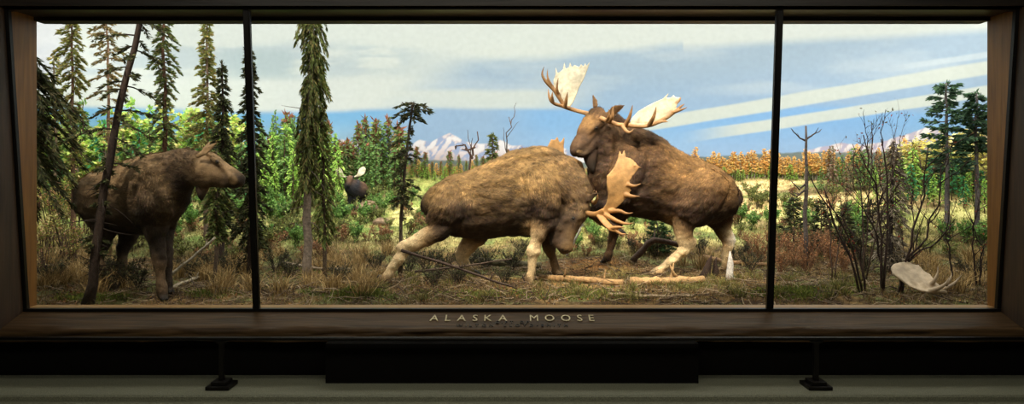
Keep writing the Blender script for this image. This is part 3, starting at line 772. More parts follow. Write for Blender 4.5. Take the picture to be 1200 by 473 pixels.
    # far hind leg set forward under the belly
    b.chain([R(552, 246, Y + .12, 24, 12, DK, DK), R(558, 262, Y + .18, 20, 11, DK, DK), R(558, 274, Y + .22, 15, 9.5, DK, DK), R(552, 284, Y + .25, 11.5, 7.5, PAL2 * .8, PAL2 * .8), R(544.5, 292, Y + .28, 9, 6.6, PAL2, PALE), R(540, 299, Y + .3, 8, 6, PALE, PALE),
             R(543, 306, Y + .3, 6.6, 5.4, PALE, PALE), R(548, 313, Y + .3, 5.6, 5, PALE, PALE), R(553, 319, Y + .3, 5.6, 5, PAL2, DK)], ref=(-1, 0, 0.2))
    hoof(b, HP['A_fh'], (1, -.1, 0), HOOFC)
    # tail and small bell
    b.chain([R(501, 228, Y, 4, 4, G2, DK), R(497, 238, Y, 4.5, 5, DK, DK), R(496, 247, Y, 2.5, 3, DK, DK)], ref=(-1, 0, 0))
    b.spot(P(659, 293, Y - .42), 0.03, DK2); b.spot(P(654, 291, Y - .42), 0.035, DK2)
    b.ears.append((P(672, 254, Y - .2), P(660, 293, Y - .28), .16, .3)); b.spot(P(672, 256, Y - .36), .05, DK2)
    for q_ in range(5): b.spot(P(655 + q_ * 2.5, 296 - .6 * q_, Y - .4), .016, DK2)
    me = b.skin(0.019, 4, 0.06)
    eye(t, me, 672, 256)
    # bell of hair under the throat
    k = Beast(); k.chain([R(655, 262, Y - .2, 5, 5, DK, DK), R(650, 271, Y - .22, 6, 5, DK, DK), R(647, 281, Y - .24, 4, 4, DK2, DK2), R(646, 288, Y - .24, 1.5, 1.5, DK2, DK2)], ref=(1, 0, 0))
    link('bell', k.skin(0.014, 3), M_FUR, t)
    def keep(p):
        z = p[:, 2]; return 0.35 + 0.65 * sstep(0.55, 1.0, z)
    b.hair(me, 90000, 0.06, 5, t, keep)
    finish(b, t, me)
    # antlers
    AC = S(146, 104, 58); AP = S(154, 116, 70)
    fr = (0.45, -0.85, -0.1); Yn = Y - .42
    def p(x, y, dy=0.0): return P(x, y, Yn + dy)
    px_ = Yn / F
    def dd(y): return -.1 * math.sin(max(0, min(1, (255 - y) / 80)) * 3.14)          # the blade is hollow towards the glass
    out = [(704, 249), (711, 238), (713, 227), (711, 214), (711.5, 206), (715, 202), (720, 196), (724, 186), (726.5, 176), (728.6, 183), (731.4, 175), (733, 184), (738, 185), (741, 187), (745, 191), (749, 196), (742, 205), (737.5, 211), (737, 219), (739, 223), (735.5, 229), (728, 238), (719, 246), (712, 253)]
    plates = [([p(x, y, dd(y)) for x, y in out], fr, .017, AP)]
    palm = [[(P(682, 247, Y - .25), .04, .04, AC), (p(690, 250, .1), .036, .04, AC), (p(699, 251, .02), .032, .05, AC), (p(708, 248, -.03), .028, .07, AC)],
            [(p(702, 252, 0), .028, .05, AC), (p(708, 259, -.08), .022, .06, AC), (p(716, 267, -.16), .02, .05, AC), (p(724, 270, -.2), .018, .03, AC)]]
    tn = [([(p(735, 216, dd(216)), .04), (p(743, 218, -.12), .026), (p(751, 215, -.14), .007)], AC), ([(p(733, 228, dd(228)), .044), (p(741, 230, -.14), .028), (p(750, 230, -.18), .007)], AC),
          ([(p(714, 247, -.04), .04), (p(726, 247, -.14), .03), (p(734, 250, -.18), .02), (p(742, 249, -.2), .006)], AC),
          ([(p(709, 251, -.02), .04), (p(722, 258, -.16), .03), (p(733, 262, -.22), .022), (p(743, 261, -.24), .006)], AC),
          ([(p(716, 267, -.16), .03), (p(725, 266, -.24), .024), (p(733, 267, -.28), .006)], AC), ([(p(722, 270, -.2), .028), (p(728, 274, -.26), .02), (p(735, 274, -.3), .006)], AC),
          ([(p(743, 194, dd(194)), .026), (p(749, 196, -.06), .014), (p(752, 196, -.06), .005)], AC)]
    antler('antler', t, palm, tn, fr, plates=plates)
    Yf = Y + .42
    def p(x, y, dy=0.0): return P(x, y, Yf + dy)
    out = [(690, 214), (682, 190), (672, 184), (661, 181), (660.5, 172), (661.5, 160), (658, 165), (655.5, 167), (653, 160), (650, 164), (646, 163), (643.5, 168), (640, 175), (638, 182), (650, 196), (668, 206), (682, 216)]
    plates = [([p(x, y, .15) for x, y in out], (0.3, -0.9, 0.2), .017, AP * .95)]
    palm = [[(P(684, 240, Y + .02), .036, .036, AC), (p(689, 233, -.2), .034, .036, AC), (p(690, 222, 0), .03, .05, AC), (p(685, 208, .13), .024, .1, AC)]]
    tn = [([(p(689, 232, -.25), .034), (p(696, 238, -.38), .03), (p(700, 231, -.42), .024), (p(698, 223, -.42), .007)], AC), ([(p(686, 236, -.3), .03), (p(690, 229, -.42), .024), (p(694, 226, -.45), .018), (p(697, 222, -.45), .006)], AC)]
    antler('antler', t, palm, tn, (0.3, -0.9, 0.2), plates=plates)
    return t
bull_low()

# ---- rearing-back bull (head high)
H1 = S(132, 98, 58); H2 = S(90, 65, 41); HD = S(52, 37, 26)
def bull_high():
    Y = 11.5
    t = thing('moose', 'dark brown bull moose with raised head and wide pale antlers facing the charging bull', 'moose', tuple(gnd(775, Y)), 'fighting bull moose')
    b = Beast(); T, B = H1, HD
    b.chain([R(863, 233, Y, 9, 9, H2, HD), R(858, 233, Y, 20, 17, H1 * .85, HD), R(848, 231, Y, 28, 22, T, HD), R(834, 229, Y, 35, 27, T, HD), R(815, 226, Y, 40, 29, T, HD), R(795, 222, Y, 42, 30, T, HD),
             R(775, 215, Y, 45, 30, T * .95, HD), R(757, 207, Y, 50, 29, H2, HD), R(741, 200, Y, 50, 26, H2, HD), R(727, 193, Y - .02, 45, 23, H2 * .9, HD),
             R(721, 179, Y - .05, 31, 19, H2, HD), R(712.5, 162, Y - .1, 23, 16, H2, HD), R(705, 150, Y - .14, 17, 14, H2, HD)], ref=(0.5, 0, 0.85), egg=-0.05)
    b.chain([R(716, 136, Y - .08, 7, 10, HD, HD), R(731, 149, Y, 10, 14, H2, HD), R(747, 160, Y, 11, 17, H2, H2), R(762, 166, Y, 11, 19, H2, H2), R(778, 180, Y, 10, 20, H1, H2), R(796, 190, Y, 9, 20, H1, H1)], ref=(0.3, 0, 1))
    # chest front
    b.chain([R(714, 188, Y - .08, 12, 12, H2, HD), R(713.5, 210, Y - .08, 14, 14, H2, HD), R(718, 234, Y - .05, 18, 15, HD, HD), R(732, 245, Y, 14, 13, HD, HD)], ref=(-1, 0, 0))
    # head
    hd = (-0.75, -0.1, 0.55)
    b.chain([R(706, 137, Y - .12, 12, 12, H2, H2), R(700, 141, Y - .16, 14.5, 13, H2, H2), R(693.5, 149, Y - .2, 14.5, 12, H1, HD), R(686.5, 159, Y - .25, 12, 10, H2, HD), R(681, 168, Y - .29, 10.5, 9.5, H2, HD),
             R(677, 174, Y - .32, 10, 10.5, H2 * .9, HD), R(674, 178, Y - .34, 7.6, 9, H2 * .8, HD), R(671.5, 181, Y - .35, 4, 5, HD, HD)], ref=hd)
    b.chain([R(704, 156, Y - .15, 9, 9, H2, HD), R(695, 167, Y - .22, 7.5, 8, HD, HD), R(687, 176.5, Y - .28, 5.5, 6.5, HD, HD), R(682.5, 183, Y - .31, 3.5, 4.5, HD, HD)], ref=hd)
    b.chain([R(688, 140, Y - .16, 4, 6, H1, H1), R(684.5, 149, Y - .22, 3.4, 5, H1, H2), R(679.5, 160, Y - .27, 3, 4.5, H2, H2), R(674.5, 169, Y - .31, 4, 5.5, H2, HD)], ref=hd)
    b.chain([R(699, 143, Y - .3, 4, 3.5, H1, H2), R(695, 150, Y - .36, 3.5, 3, H1, H2), R(689, 158, Y - .35, 3, 3, H2, H2)], ref=hd)
    b.chain([R(698, 166, Y - .22, 6, 6, HD, HD), R(690, 174, Y - .3, 6, 6, H2, HD), R(683, 180, Y - .33, 4.5, 6, S(134, 108, 80), HD), R(677, 181, Y - .34, 4, 5, S(134, 108, 80), HD)], ref=hd)
    b.chain([R(744, 176, Y - .26, 18, 8, H2, H2), R(737, 192, Y - .35, 20, 9, H2, HD), R(732, 212, Y - .37, 19, 10, H2, HD), R(728, 230, Y - .27, 17, 9, HD, HD)], ref=(-1, 0, 0))
    b.chain([R(838, 206, Y - .26, 20, 8, H1, H1), R(829, 219, Y - .36, 25, 10, H1, H2), R(814, 238, Y - .41, 24, 11, H2, HD), R(803, 254, Y - .37, 16, 9, HD, HD)], ref=(-1, 0, 0.2))
    ear(b, P(700, 131, Y - .02), P(694.5, 111, Y + .12), 0.06, (-0.4, -1, 0.1), H1, H2)
    ear(b, P(711, 134, Y - .24), P(732, 122.5, Y - .36), 0.085, (-0.3, -1, -0.5), H1, H2)
    # far front leg (standing)
    b.chain([R(727, 232, Y + .1, 16, 11, HD, HD), R(727, 246, Y + .16, 13, 9.5, HD, HD), R(724, 258, Y + .2, 9, 7.6, HD, HD), R(720, 271, Y + .23, 7.2, 6.6, H2, HD), R(717.5, 281, Y + .25, 5.4, 5, H2, HD),
             R(715, 291, Y + .25, 4.8, 4.6, H2, HD), R(712.5, 300, Y + .25, 5.4, 5, H2, HD), R(711, 304.5, Y + .25, 5, 4.8, HD, HD)], ref=(-1, 0, 0))
    hoof(b, HP['B_ff'], (-1, -.2, 0), HOOFC)
    # near front leg lifted and folded
    b.chain([R(728, 222, Y - .18, 18, 12, H2, HD), R(722, 236, Y - .24, 14, 10, HD, HD), R(710, 243, Y - .28, 9.5, 8, HD, HD), R(699, 243, Y - .3, 8.5, 7.4, HD, HD), R(695, 249, Y - .3, 7.5, 6.6, HD, H2),
             R(702, 257, Y - .29, 5.4, 5, H2, H2), R(712, 263, Y - .27, 4.8, 4.6, H2, HD), R(720, 267, Y - .26, 5.2, 5, HD, HD)], ref=(-0.5, 0, -0.6))
    hoof(b, P(728, 276, Y - .26), (1, -.2, 0), HOOFC)
    # near hind leg
    b.chain([R(818, 230, Y - .16, 30, 14, H1, HD), R(812, 246, Y - .22, 24, 14, H2, HD), R(803, 258, Y - .25, 16.5, 11, H2, HD), R(800.5, 269, Y - .26, 12.5, 8.8, PAL2 * .9, H2), R(802, 279, Y - .26, 10.4, 7.2, PALE, PAL2), R(804, 287, Y - .25, 9.4, 6.4, PALE, PALE),
             R(800, 294, Y - .25, 7, 5.4, PALE, PALE), R(790, 302, Y - .25, 5.2, 4.8, PALE, PALE), R(780.5, 310, Y - .25, 5, 4.7, PALE, PALE), R(773.5, 316, Y - .25, 5.4, 5, PALE, PAL2), R(770, 318, Y - .25, 4.8, 4.6, PAL2, PAL2)], ref=(-1, 0, 0.2))
    b.chain([R(812, 280, Y - .25, 3, 3, PALE, PALE), R(813, 286, Y - .25, 3.4, 3.4, PALE, PALE), R(810.5, 292, Y - .25, 3.2, 3.2, PALE, PALE)], ref=(1, 0, 0))
    hoof(b, HP['B_nh'], (-1, -.2, 0), S(150, 128, 96))
    # far hind leg
    b.chain([R(838, 236, Y + .12, 24, 13, HD, HD), R(842, 252, Y + .18, 18, 11, HD, HD), R(846, 263, Y + .22, 12.5, 8.5, HD, H2), R(850, 273, Y + .24, 9, 6.6, H2, PALE), R(853, 281, Y + .25, 7.8, 5.8, PAL2, S(226, 214, 196)),
             R(853, 288, Y + .25, 6.6, 5.2, PAL2, PALE), R(850.5, 297, Y + .25, 5, 4.7, PALE, PALE), R(849.5, 306, Y + .25, 4.8, 4.5, PALE, PAL2), R(849, 313, Y + .25, 5.2, 4.8, PAL2, PAL2)], ref=(-1, 0, 0))
    b.chain([R(857, 277, Y + .25, 3, 3, PALE, S(235, 225, 210)), R(859, 283, Y + .25, 3.2, 3.2, PALE, S(235, 225, 210)), R(856.5, 289, Y + .25, 3, 3, PALE, PALE)], ref=(-1, 0, 0))
    hoof(b, HP['B_fh'], (-1, -.2, 0), S(120, 100, 74))
    b.chain([R(861, 220, Y, 4, 4, H2, HD), R(866, 229, Y, 4.5, 5, HD, HD), R(867, 237, Y, 2.5, 3, HD, HD)], ref=(1, 0, 0))
    b.spot(P(673, 175.5, Y - .48), 0.035, DK2); b.spot(P(676, 182, Y - .45), 0.03, DK2)
    b.ears.append((P(698, 146, Y - .2), P(675, 178, Y - .3), .16, .3)); b.spot(P(699, 151, Y - .36), .05, DK2)
    for q_ in range(3): b.spot(P(678 + q_ * 2.6, 177.5 + q_ * .6, Y - .45), .035, S(150, 122, 88))
    for q_ in range(6): b.spot(P(672.5 + q_ * 2.2, 179.5 + .2 * q_, Y - .47 + .012 * q_), 0.016, DK2)
    me = b.skin(0.019, 4, 0.06)
    eye(t, me, 699, 150.5)
    k = Beast(); k.chain([R(693, 175, Y - .24, 7.5, 6, HD, HD), R(691.5, 184, Y - .25, 8, 6, HD, HD), R(692.5, 192, Y - .25, 6, 5, DK2, DK2), R(694, 199, Y - .25, 3, 3, DK2, DK2), R(695, 203, Y - .21, 1, 1, DK2, DK2)], ref=(1, 0, 0))
    link('bell', k.skin(0.014, 3), M_FUR, t)
    def keep(p): return 0.35 + 0.65 * sstep(0.6, 1.05, p[:, 2])
    b.hair(me, 90000, 0.062, 6, t, keep)
    finish(b, t, me)
    W = S(204, 190, 160); AB = S(150, 112, 72)
    Yn = Y - .2
    def p(x, y, dy=0.0): return P(x, y, Yn + dy)
    # antler on the far side of the head, spread to the left
    out = [(667, 127), (673, 117.5), (678.5, 103), (684, 93), (688.3, 82), (691.6, 72), (686.6, 78), (686, 73.5), (683.8, 78), (680.8, 75), (679, 78.5), (673, 76), (670.4, 79), (668, 72.5), (666.6, 79), (662.7, 80.6), (661.4, 72.5), (659.6, 81.5), (653.6, 86), (651, 78), (651, 87.5), (648.5, 94), (649, 104), (654, 113), (659, 120)]
    def dd(y): return .3 + .12 * (127 - y) / 55
    plates = [([p(x, y, dd(y)) for x, y in out], (-0.25, -1, -0.1), .015, W)]
    palm = [[(P(692, 134, Y - .2), .042, .042, AB), (p(687, 132.5, .08), .038, .038, AB), (p(677, 130, .2), .034, .034, AB), (p(667, 127, .28), .034, .036, AB), (p(658, 124, .22), .03, .03, AB), (p(650, 121.5, .12), .028, .028, AB), (p(645, 117, .06), .026, .026, AB), (p(643, 110, .04), .016, .016, AB), (p(642.6, 104, .04), .006, .006, AB)]]
    tn = [([(p(648, 119, .08), .028), (p(647, 113, 0), .022), (p(647.8, 107, -.02), .006)], AB), ([(p(662, 126, .22), .036), (p(663.5, 117, .1), .028), (p(665.2, 107.5, .06), .006)], AB),
          ([(p(660, 122, .3), .036), (p(655, 114, .26), .036), (p(649, 105, .24), .034), (p(640, 96, .2), .028), (p(635.4, 87, .18), .02), (p(637.6, 78, .18), .006)], AB),
          ([(p(649, 104, .26), .03), (p(644.5, 97, .2), .024), (p(641.5, 89, .18), .016), (p(642, 80, .18), .005)], AB), ([(p(655, 112, .28), .034), (p(652.5, 104, .18), .026), (p(654.3, 91, .14), .006)], AB)]
    antler('antler', t, palm, tn, (-0.25, -1, -0.1), plates=plates)
    Yn = Y - .36
    out = [(738, 146), (740, 139), (747, 131), (757, 125), (769, 119), (777, 115.6), (784.5, 108), (780.5, 115.5), (787, 114), (789.4, 111.4), (790.6, 114), (797, 114.4), (794.4, 118.5), (793, 124), (790, 130), (781, 138), (772, 142.5), (764, 146.5), (752, 148.5)]
    plates = [([p(x, y, -.12 - .003 * (x - 738)) for x, y in out], (0.12, -0.8, 0.55), .015, W)]
    palm = [[(P(701, 137, Y - .26), .042, .042, AB), (p(708, 140, -.04), .038, .038, AB), (p(716, 143, -.08), .036, .036, AB), (p(725, 146, -.12), .034, .036, AB), (p(736, 146.5, -.14), .032, .04, AB), (p(752, 148, -.18), .03, .036, AB), (p(764, 146, -.22), .03, .034, AB), (p(774, 142.5, -.26), .024, .026, AB), (p(783, 142.5, -.28), .007, .007, AB)]]
    tn = [([(p(770, 143.5, -.22), .034), (p(781, 137.5, -.26), .036), (p(791, 130.5, -.28), .03), (p(797.5, 125, -.3), .02), (p(802.4, 121.4, -.3), .006)], AB), ([(p(788, 132, -.28), .028), (p(797, 129, -.34), .022), (p(805.4, 125.6, -.38), .006)], AB),
          ([(p(761, 146, -.24), .038), (p(765, 139, -.34), .032), (p(767.6, 132, -.38), .022), (p(769, 124.5, -.4), .006)], AB), ([(p(733, 146, -.16), .038), (p(737, 139, -.26), .032), (p(739.5, 131, -.32), .022), (p(741.3, 122.8, -.34), .006)], AB),
          ([(p(729, 146.5, -.16), .034), (p(733, 152.5, -.26), .03), (p(738, 155, -.32), .024), (p(743, 150.5, -.34), .006)], AB), ([(p(714, 142, -.1), .034), (p(717.5, 137, -.22), .028), (p(718, 130, -.26), .02), (p(719, 123.5, -.28), .006)], AB),
          ([(p(711, 141, -.08), .03), (p(713.5, 136, -.2), .024), (p(713.4, 128, -.24), .006)], AB), ([(p(793, 121, -.28), .018), (p(797, 117, -.3), .012), (p(798, 113, -.3), .005)], AB)]
    antler('antler', t, palm, tn, (0.12, -0.8, 0.55), plates=plates)
    return t
bull_high()

# ---- cow
C1 = S(134, 108, 76); C2 = S(92, 73, 52); CD = S(52, 41, 31)
def cow():
    t = thing('moose', 'brown cow moose without antlers standing behind the leaning dark trunk', 'moose', tuple(gnd(160, 9.7)))
    b = Beast()
    def D(px): return 10.15 - (px - 100) * 0.0098          # body axis comes towards the glass
    def r(px, py, a, w, ct, cb): return R(px, py, D(px), a, w, ct, cb)
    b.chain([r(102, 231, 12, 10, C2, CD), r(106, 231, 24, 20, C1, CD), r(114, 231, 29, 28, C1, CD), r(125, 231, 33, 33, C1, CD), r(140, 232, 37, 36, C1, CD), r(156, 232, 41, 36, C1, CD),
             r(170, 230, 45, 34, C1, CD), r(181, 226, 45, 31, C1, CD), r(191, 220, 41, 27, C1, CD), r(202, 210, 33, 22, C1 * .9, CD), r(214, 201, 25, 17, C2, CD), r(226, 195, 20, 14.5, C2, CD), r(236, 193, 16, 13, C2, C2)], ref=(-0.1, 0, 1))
    b.chain([r(150, 198, 8, 15, C1, C1), r(162, 192, 8, 15, C1, C1), r(175, 189, 8, 14, C1, C1), r(190, 187, 8, 12, C1, C1), r(206, 183, 8, 10, C2, C2), r(222, 180, 7, 9, C2, C2)], ref=(0, 0, 1))
    yh = 8.85
    hd = (0.3, -0.1, 1)
    b.chain([R(230, 198, yh + .04, 19, 13, C2, C2), R(238, 201, yh, 20, 13, C1, C2), R(247, 203, yh - .05, 17.5, 12, C1, C2), R(256, 205, yh - .1, 14.5, 10.5, C1, C2), R(265, 207.3, yh - .15, 12, 9, C1, C2),
             R(273, 209.5, yh - .19, 10.8, 9.6, C1, CD), R(280, 211, yh - .22, 9, 9, C2, CD), R(284, 212, yh - .23, 5, 6, CD, CD)], ref=(0.2, 0, 1))
    b.chain([R(246, 180, yh - .03, 4, 6, C1, C1), R(256, 187, yh - .1, 3.5, 6, C1, C1), R(266, 195, yh - .15, 3.2, 5.5, C1, C1), R(275, 201.5, yh - .19, 4.2, 6, C1, C2), R(281, 207, yh - .21, 4, 6, C2, CD)], ref=hd)
    b.chain([R(247, 185, yh - .16, 4, 3, C1, C2), R(254, 189, yh - .2, 4, 3, C1, C2), R(263, 197, yh - .22, 3.4, 3, C1, C2), R(272, 209, yh - .3, 3.4, 3, C1 * 1.15, C2)], ref=hd)
    b.chain([R(178, 200, D(178) - .3, 14, 7, C1, C1), R(181, 220, D(181) - .36, 20, 9, C1, C2), R(183, 242, D(183) - .36, 20, 9, C2, CD), R(183, 258, 9.22, 15, 9, CD, CD)], ref=(1, 0, 0))
    b.chain([R(121, 212, D(118) - .28, 16, 8, C1, C1), R(119, 232, D(116) - .36, 22, 9, C1, C2), R(121, 252, D(118) - .3, 18, 9, C2, CD)], ref=(-1, 0, 0))
    ear(b, P(231, 184, yh - .14), P(255.5, 166, yh - .24), 0.068, (0.5, -1, 0.75), C1, C1 * 1.25)
    ear(b, P(236, 181, yh + .12), P(247, 164, yh + .3), 0.055, (0.3, 1, 0), C1, C2)
    # legs
    b.chain([r(180, 246, 23, 14, C2, CD), R(182, 262, 9.25, 17, 12, CD, CD), R(183.5, 277, 9.25, 11.5, 9.5, CD, CD), R(185, 291, 9.25, 8.6, 7.6, CD, CD), R(186.5, 304, 9.25, 8.4, 7.4, CD, C2), R(187.5, 316, 9.25, 6, 5.5, C2, C2),
             R(188.5, 328, 9.25, 5.2, 5, C2, C2), R(190, 339, 9.25, 6, 5.6, C2, C2), R(191, 346, 9.25, 5.6, 5.4, CD, CD)], ref=(1, 0, 0))
    hoof(b, HP['C_nf'], (.8, -.6, 0), HOOFC)
    b.chain([r(192, 244, 18, 12, CD, CD), R(194, 262, 9.55, 13, 10, CD, CD), R(195, 278, 9.55, 9.2, 8, CD, CD), R(195.5, 292, 9.55, 7.8, 7, CD, CD), R(195.5, 304, 9.55, 7.2, 6.6, CD, CD), R(195.5, 318, 9.55, 5.4, 5, CD, CD), R(196, 330, 9.55, 5, 4.8, CD, CD), R(196.5, 338, 9.55, 5.4, 5, CD, CD)], ref=(1, 0, 0))
    hoof(b, HP['C_ff'], (.8, -.6, 0), HOOFC)
    b.chain([r(116, 240, 22, 14, C2, CD), R(121, 256, 9.85, 18, 12, C2, CD), R(124, 270, 9.82, 13, 9.5, CD, CD), R(121, 283, 9.8, 9.2, 7.4, CD, CD), R(116.5, 294, 9.8, 8.2, 6.4, CD, CD), R(116.5, 304, 9.8, 6.6, 5.6, CD, C2), R(119, 317, 9.8, 5.4, 5, C2, C2), R(121, 329, 9.8, 5.6, 5.2, C2, C2), R(122, 336, 9.8, 5.4, 5, CD, CD)], ref=(-1, 0, 0))
    hoof(b, HP['C_nh'], (.8, -.6, 0), HOOFC)
    b.chain([r(148, 244, 24, 14, CD, CD), R(150, 260, 10.15, 19, 12, CD, CD), R(150.5, 273, 10.18, 13, 9.5, CD, CD), R(147.5, 285, 10.2, 9, 7.2, CD, CD), R(144, 294, 10.2, 7.8, 6.2, CD, CD), R(143, 303, 10.2, 6, 5.4, CD, C2), R(143, 314, 10.2, 5.2, 4.8, C2, C2), R(143, 323, 10.2, 5.2, 5, C2, CD), R(143, 328, 10.2, 5, 4.8, CD, CD)], ref=(-1, 0, 0))
    hoof(b, HP['C_fh'], (.8, -.6, 0), HOOFC)
    b.chain([r(103, 214, 4, 4, C2, CD), r(99, 224, 4.5, 4.5, CD, CD), r(98, 232, 2.5, 3, CD, CD)], ref=(-1, 0, 0))
    b.ears.append((P(245, 198, yh), P(282, 211, yh - .2), .16, .3)); b.spot(P(281, 207.5, yh - .32), 0.028, DK2)
    for q_ in range(7): b.spot(P(283 - q_ * 2.2, 215.5 + .25 * q_, yh - .31 + .012 * q_), 0.016, DK2)
    b.spot(P(274, 211, yh - .3), 0.05, C1 * 1.35); b.spot(P(254, 189.5, yh - .22), 0.04, CD)
    me = b.skin(0.018, 4, 0.05)
    eye(t, me, 254, 189.5)
    k = Beast(); k.chain([R(240, 210, yh, 9, 6, C2, CD), R(237, 220, yh, 8, 5.5, C2, CD), R(236, 229, yh, 4.5, 4, CD, DK2), R(236.5, 235, yh, 1, 1, DK2, DK2)], ref=(1, 0, 0))
    link('bell', k.skin(0.014, 3), M_FUR, t)
    def keep(p): return 0.4 + 0.6 * sstep(0.55, 1.0, p[:, 2])
    b.hair(me, 80000, 0.05, 8, t, keep)
    finish(b, t, me)
    return t
cow()

# ---- small far bull at the edge of the forest, facing the visitor
def far_bull():
    g = gat(414, 246); Y = g[1]
    t = thing('moose', 'small far bull moose with pale antlers standing at the forest edge', 'moose', tuple(g))
    K = S(52, 48, 48); K2 = S(34, 33, 36); KB = S(104, 76, 56)
    b = Beast()
    def r(px, py, dy, a, w, ct, cb): return R(px, py, Y + dy, a, w, ct, cb)
    b.chain([r(428.5, 224, .2, 6, 5, KB, K), r(425, 223, .12, 9.5, 7, KB, K2), r(420, 222, .04, 10.5, 8, KB, K2), r(415, 220, -.04, 11.5, 8, K, K2), r(411.5, 217, -.1, 10, 7, K, K2), r(409.5, 213, -.14, 7, 5.5, KB, K)], ref=(0, 0, 1), sub=3, sides=14)
    b.chain([r(410.5, 207.5, -.12, 3.4, 3.8, KB, K), r(410, 210, -.17, 4.6, 4, KB, K), r(409, 213.5, -.21, 4, 3.4, KB, K), r(408, 217.5, -.23, 3.2, 2.8, K, K), r(407.4, 220, -.23, 1.6, 1.8, K2, K2)], ref=(0, -1, 0.3), sub=3, sides=12)
    for x0, x1, dy in ((410, 409, -.1), (415, 415, -.06), (422, 421.5, .1), (427, 427, .16)):
        gg = float(gz((x1 - 600) * (Y + dy) / F, Y + dy)); pb = HOR + (EYE - gg) * F / (Y + dy)
        b.chain([r(x0, 224, dy, 4, 3.4, K, K2), r(x0, 231, dy, 2.8, 2.4, K2, K2), r(x1, 238, dy, 1.7, 1.6, K2, K2), r(x1, pb - 2, dy, 1.5, 1.5, K2, K2), r(x1 - .5, pb, dy, 1.9, 1.7, K2, K2)], ref=(-1, 0, 0), sub=2, sides=10)
    ear(b, P(413, 208, Y - .12), P(417, 205.5, Y - .1), 0.025, (0, -1, 0), KB, K); ear(b, P(407.5, 208, Y - .12), P(404, 206.5, Y - .1), 0.025, (0, -1, 0), KB, K)
    me = b.skin(0.013, 4)
    finish(b, t, me)
    W = S(238, 224, 190)
    for sg, pts in ((-1, [(408, 207), (404, 207), (400, 204.5), (397.5, 201), (395.5, 197)]), (1, [(412, 207), (417, 206.5), (421, 204), (424, 200.5), (427, 196.5)])):
        wd = [.02, .022, .06, .085, .05]
        a = Beast(); a.chain([(P(x, y, Y - .12 - (.05 if i_ > 1 else 0)), .012, w_, W, W) for i_, ((x, y), w_) in enumerate(zip(pts, wd))], ref=(0, -1, 0.2), sub=3, sides=12)
        for dx, dy_ in ((-4, 0), (-1.5, -2.5), (1.5, -3.5)):
            a.chain([(P(pts[3][0], pts[3][1], Y - .17), .014, .014, W, W), (P(pts[3][0] + sg * (3 + dx * -.4), pts[3][1] - 3 + dy_, Y - .19), .005, .005, W, W)], ref=(0, 1, 0), sub=3, sides=8)
        link("antler", a.skin(0.009, 2), M_ANT, t)
far_bull()
# ------------------------------------------------------------------ plants
def branch_path(p0, az, el, L, droop, n=5):
    s = np.linspace(0, 1, n)[:, None]
    d = np.array([math.cos(az) * math.cos(el), math.sin(az) * math.cos(el), math.sin(el)])
    return p0 + d * L * s + np.array([0, 0, -1.0]) * droop * L * s ** 2

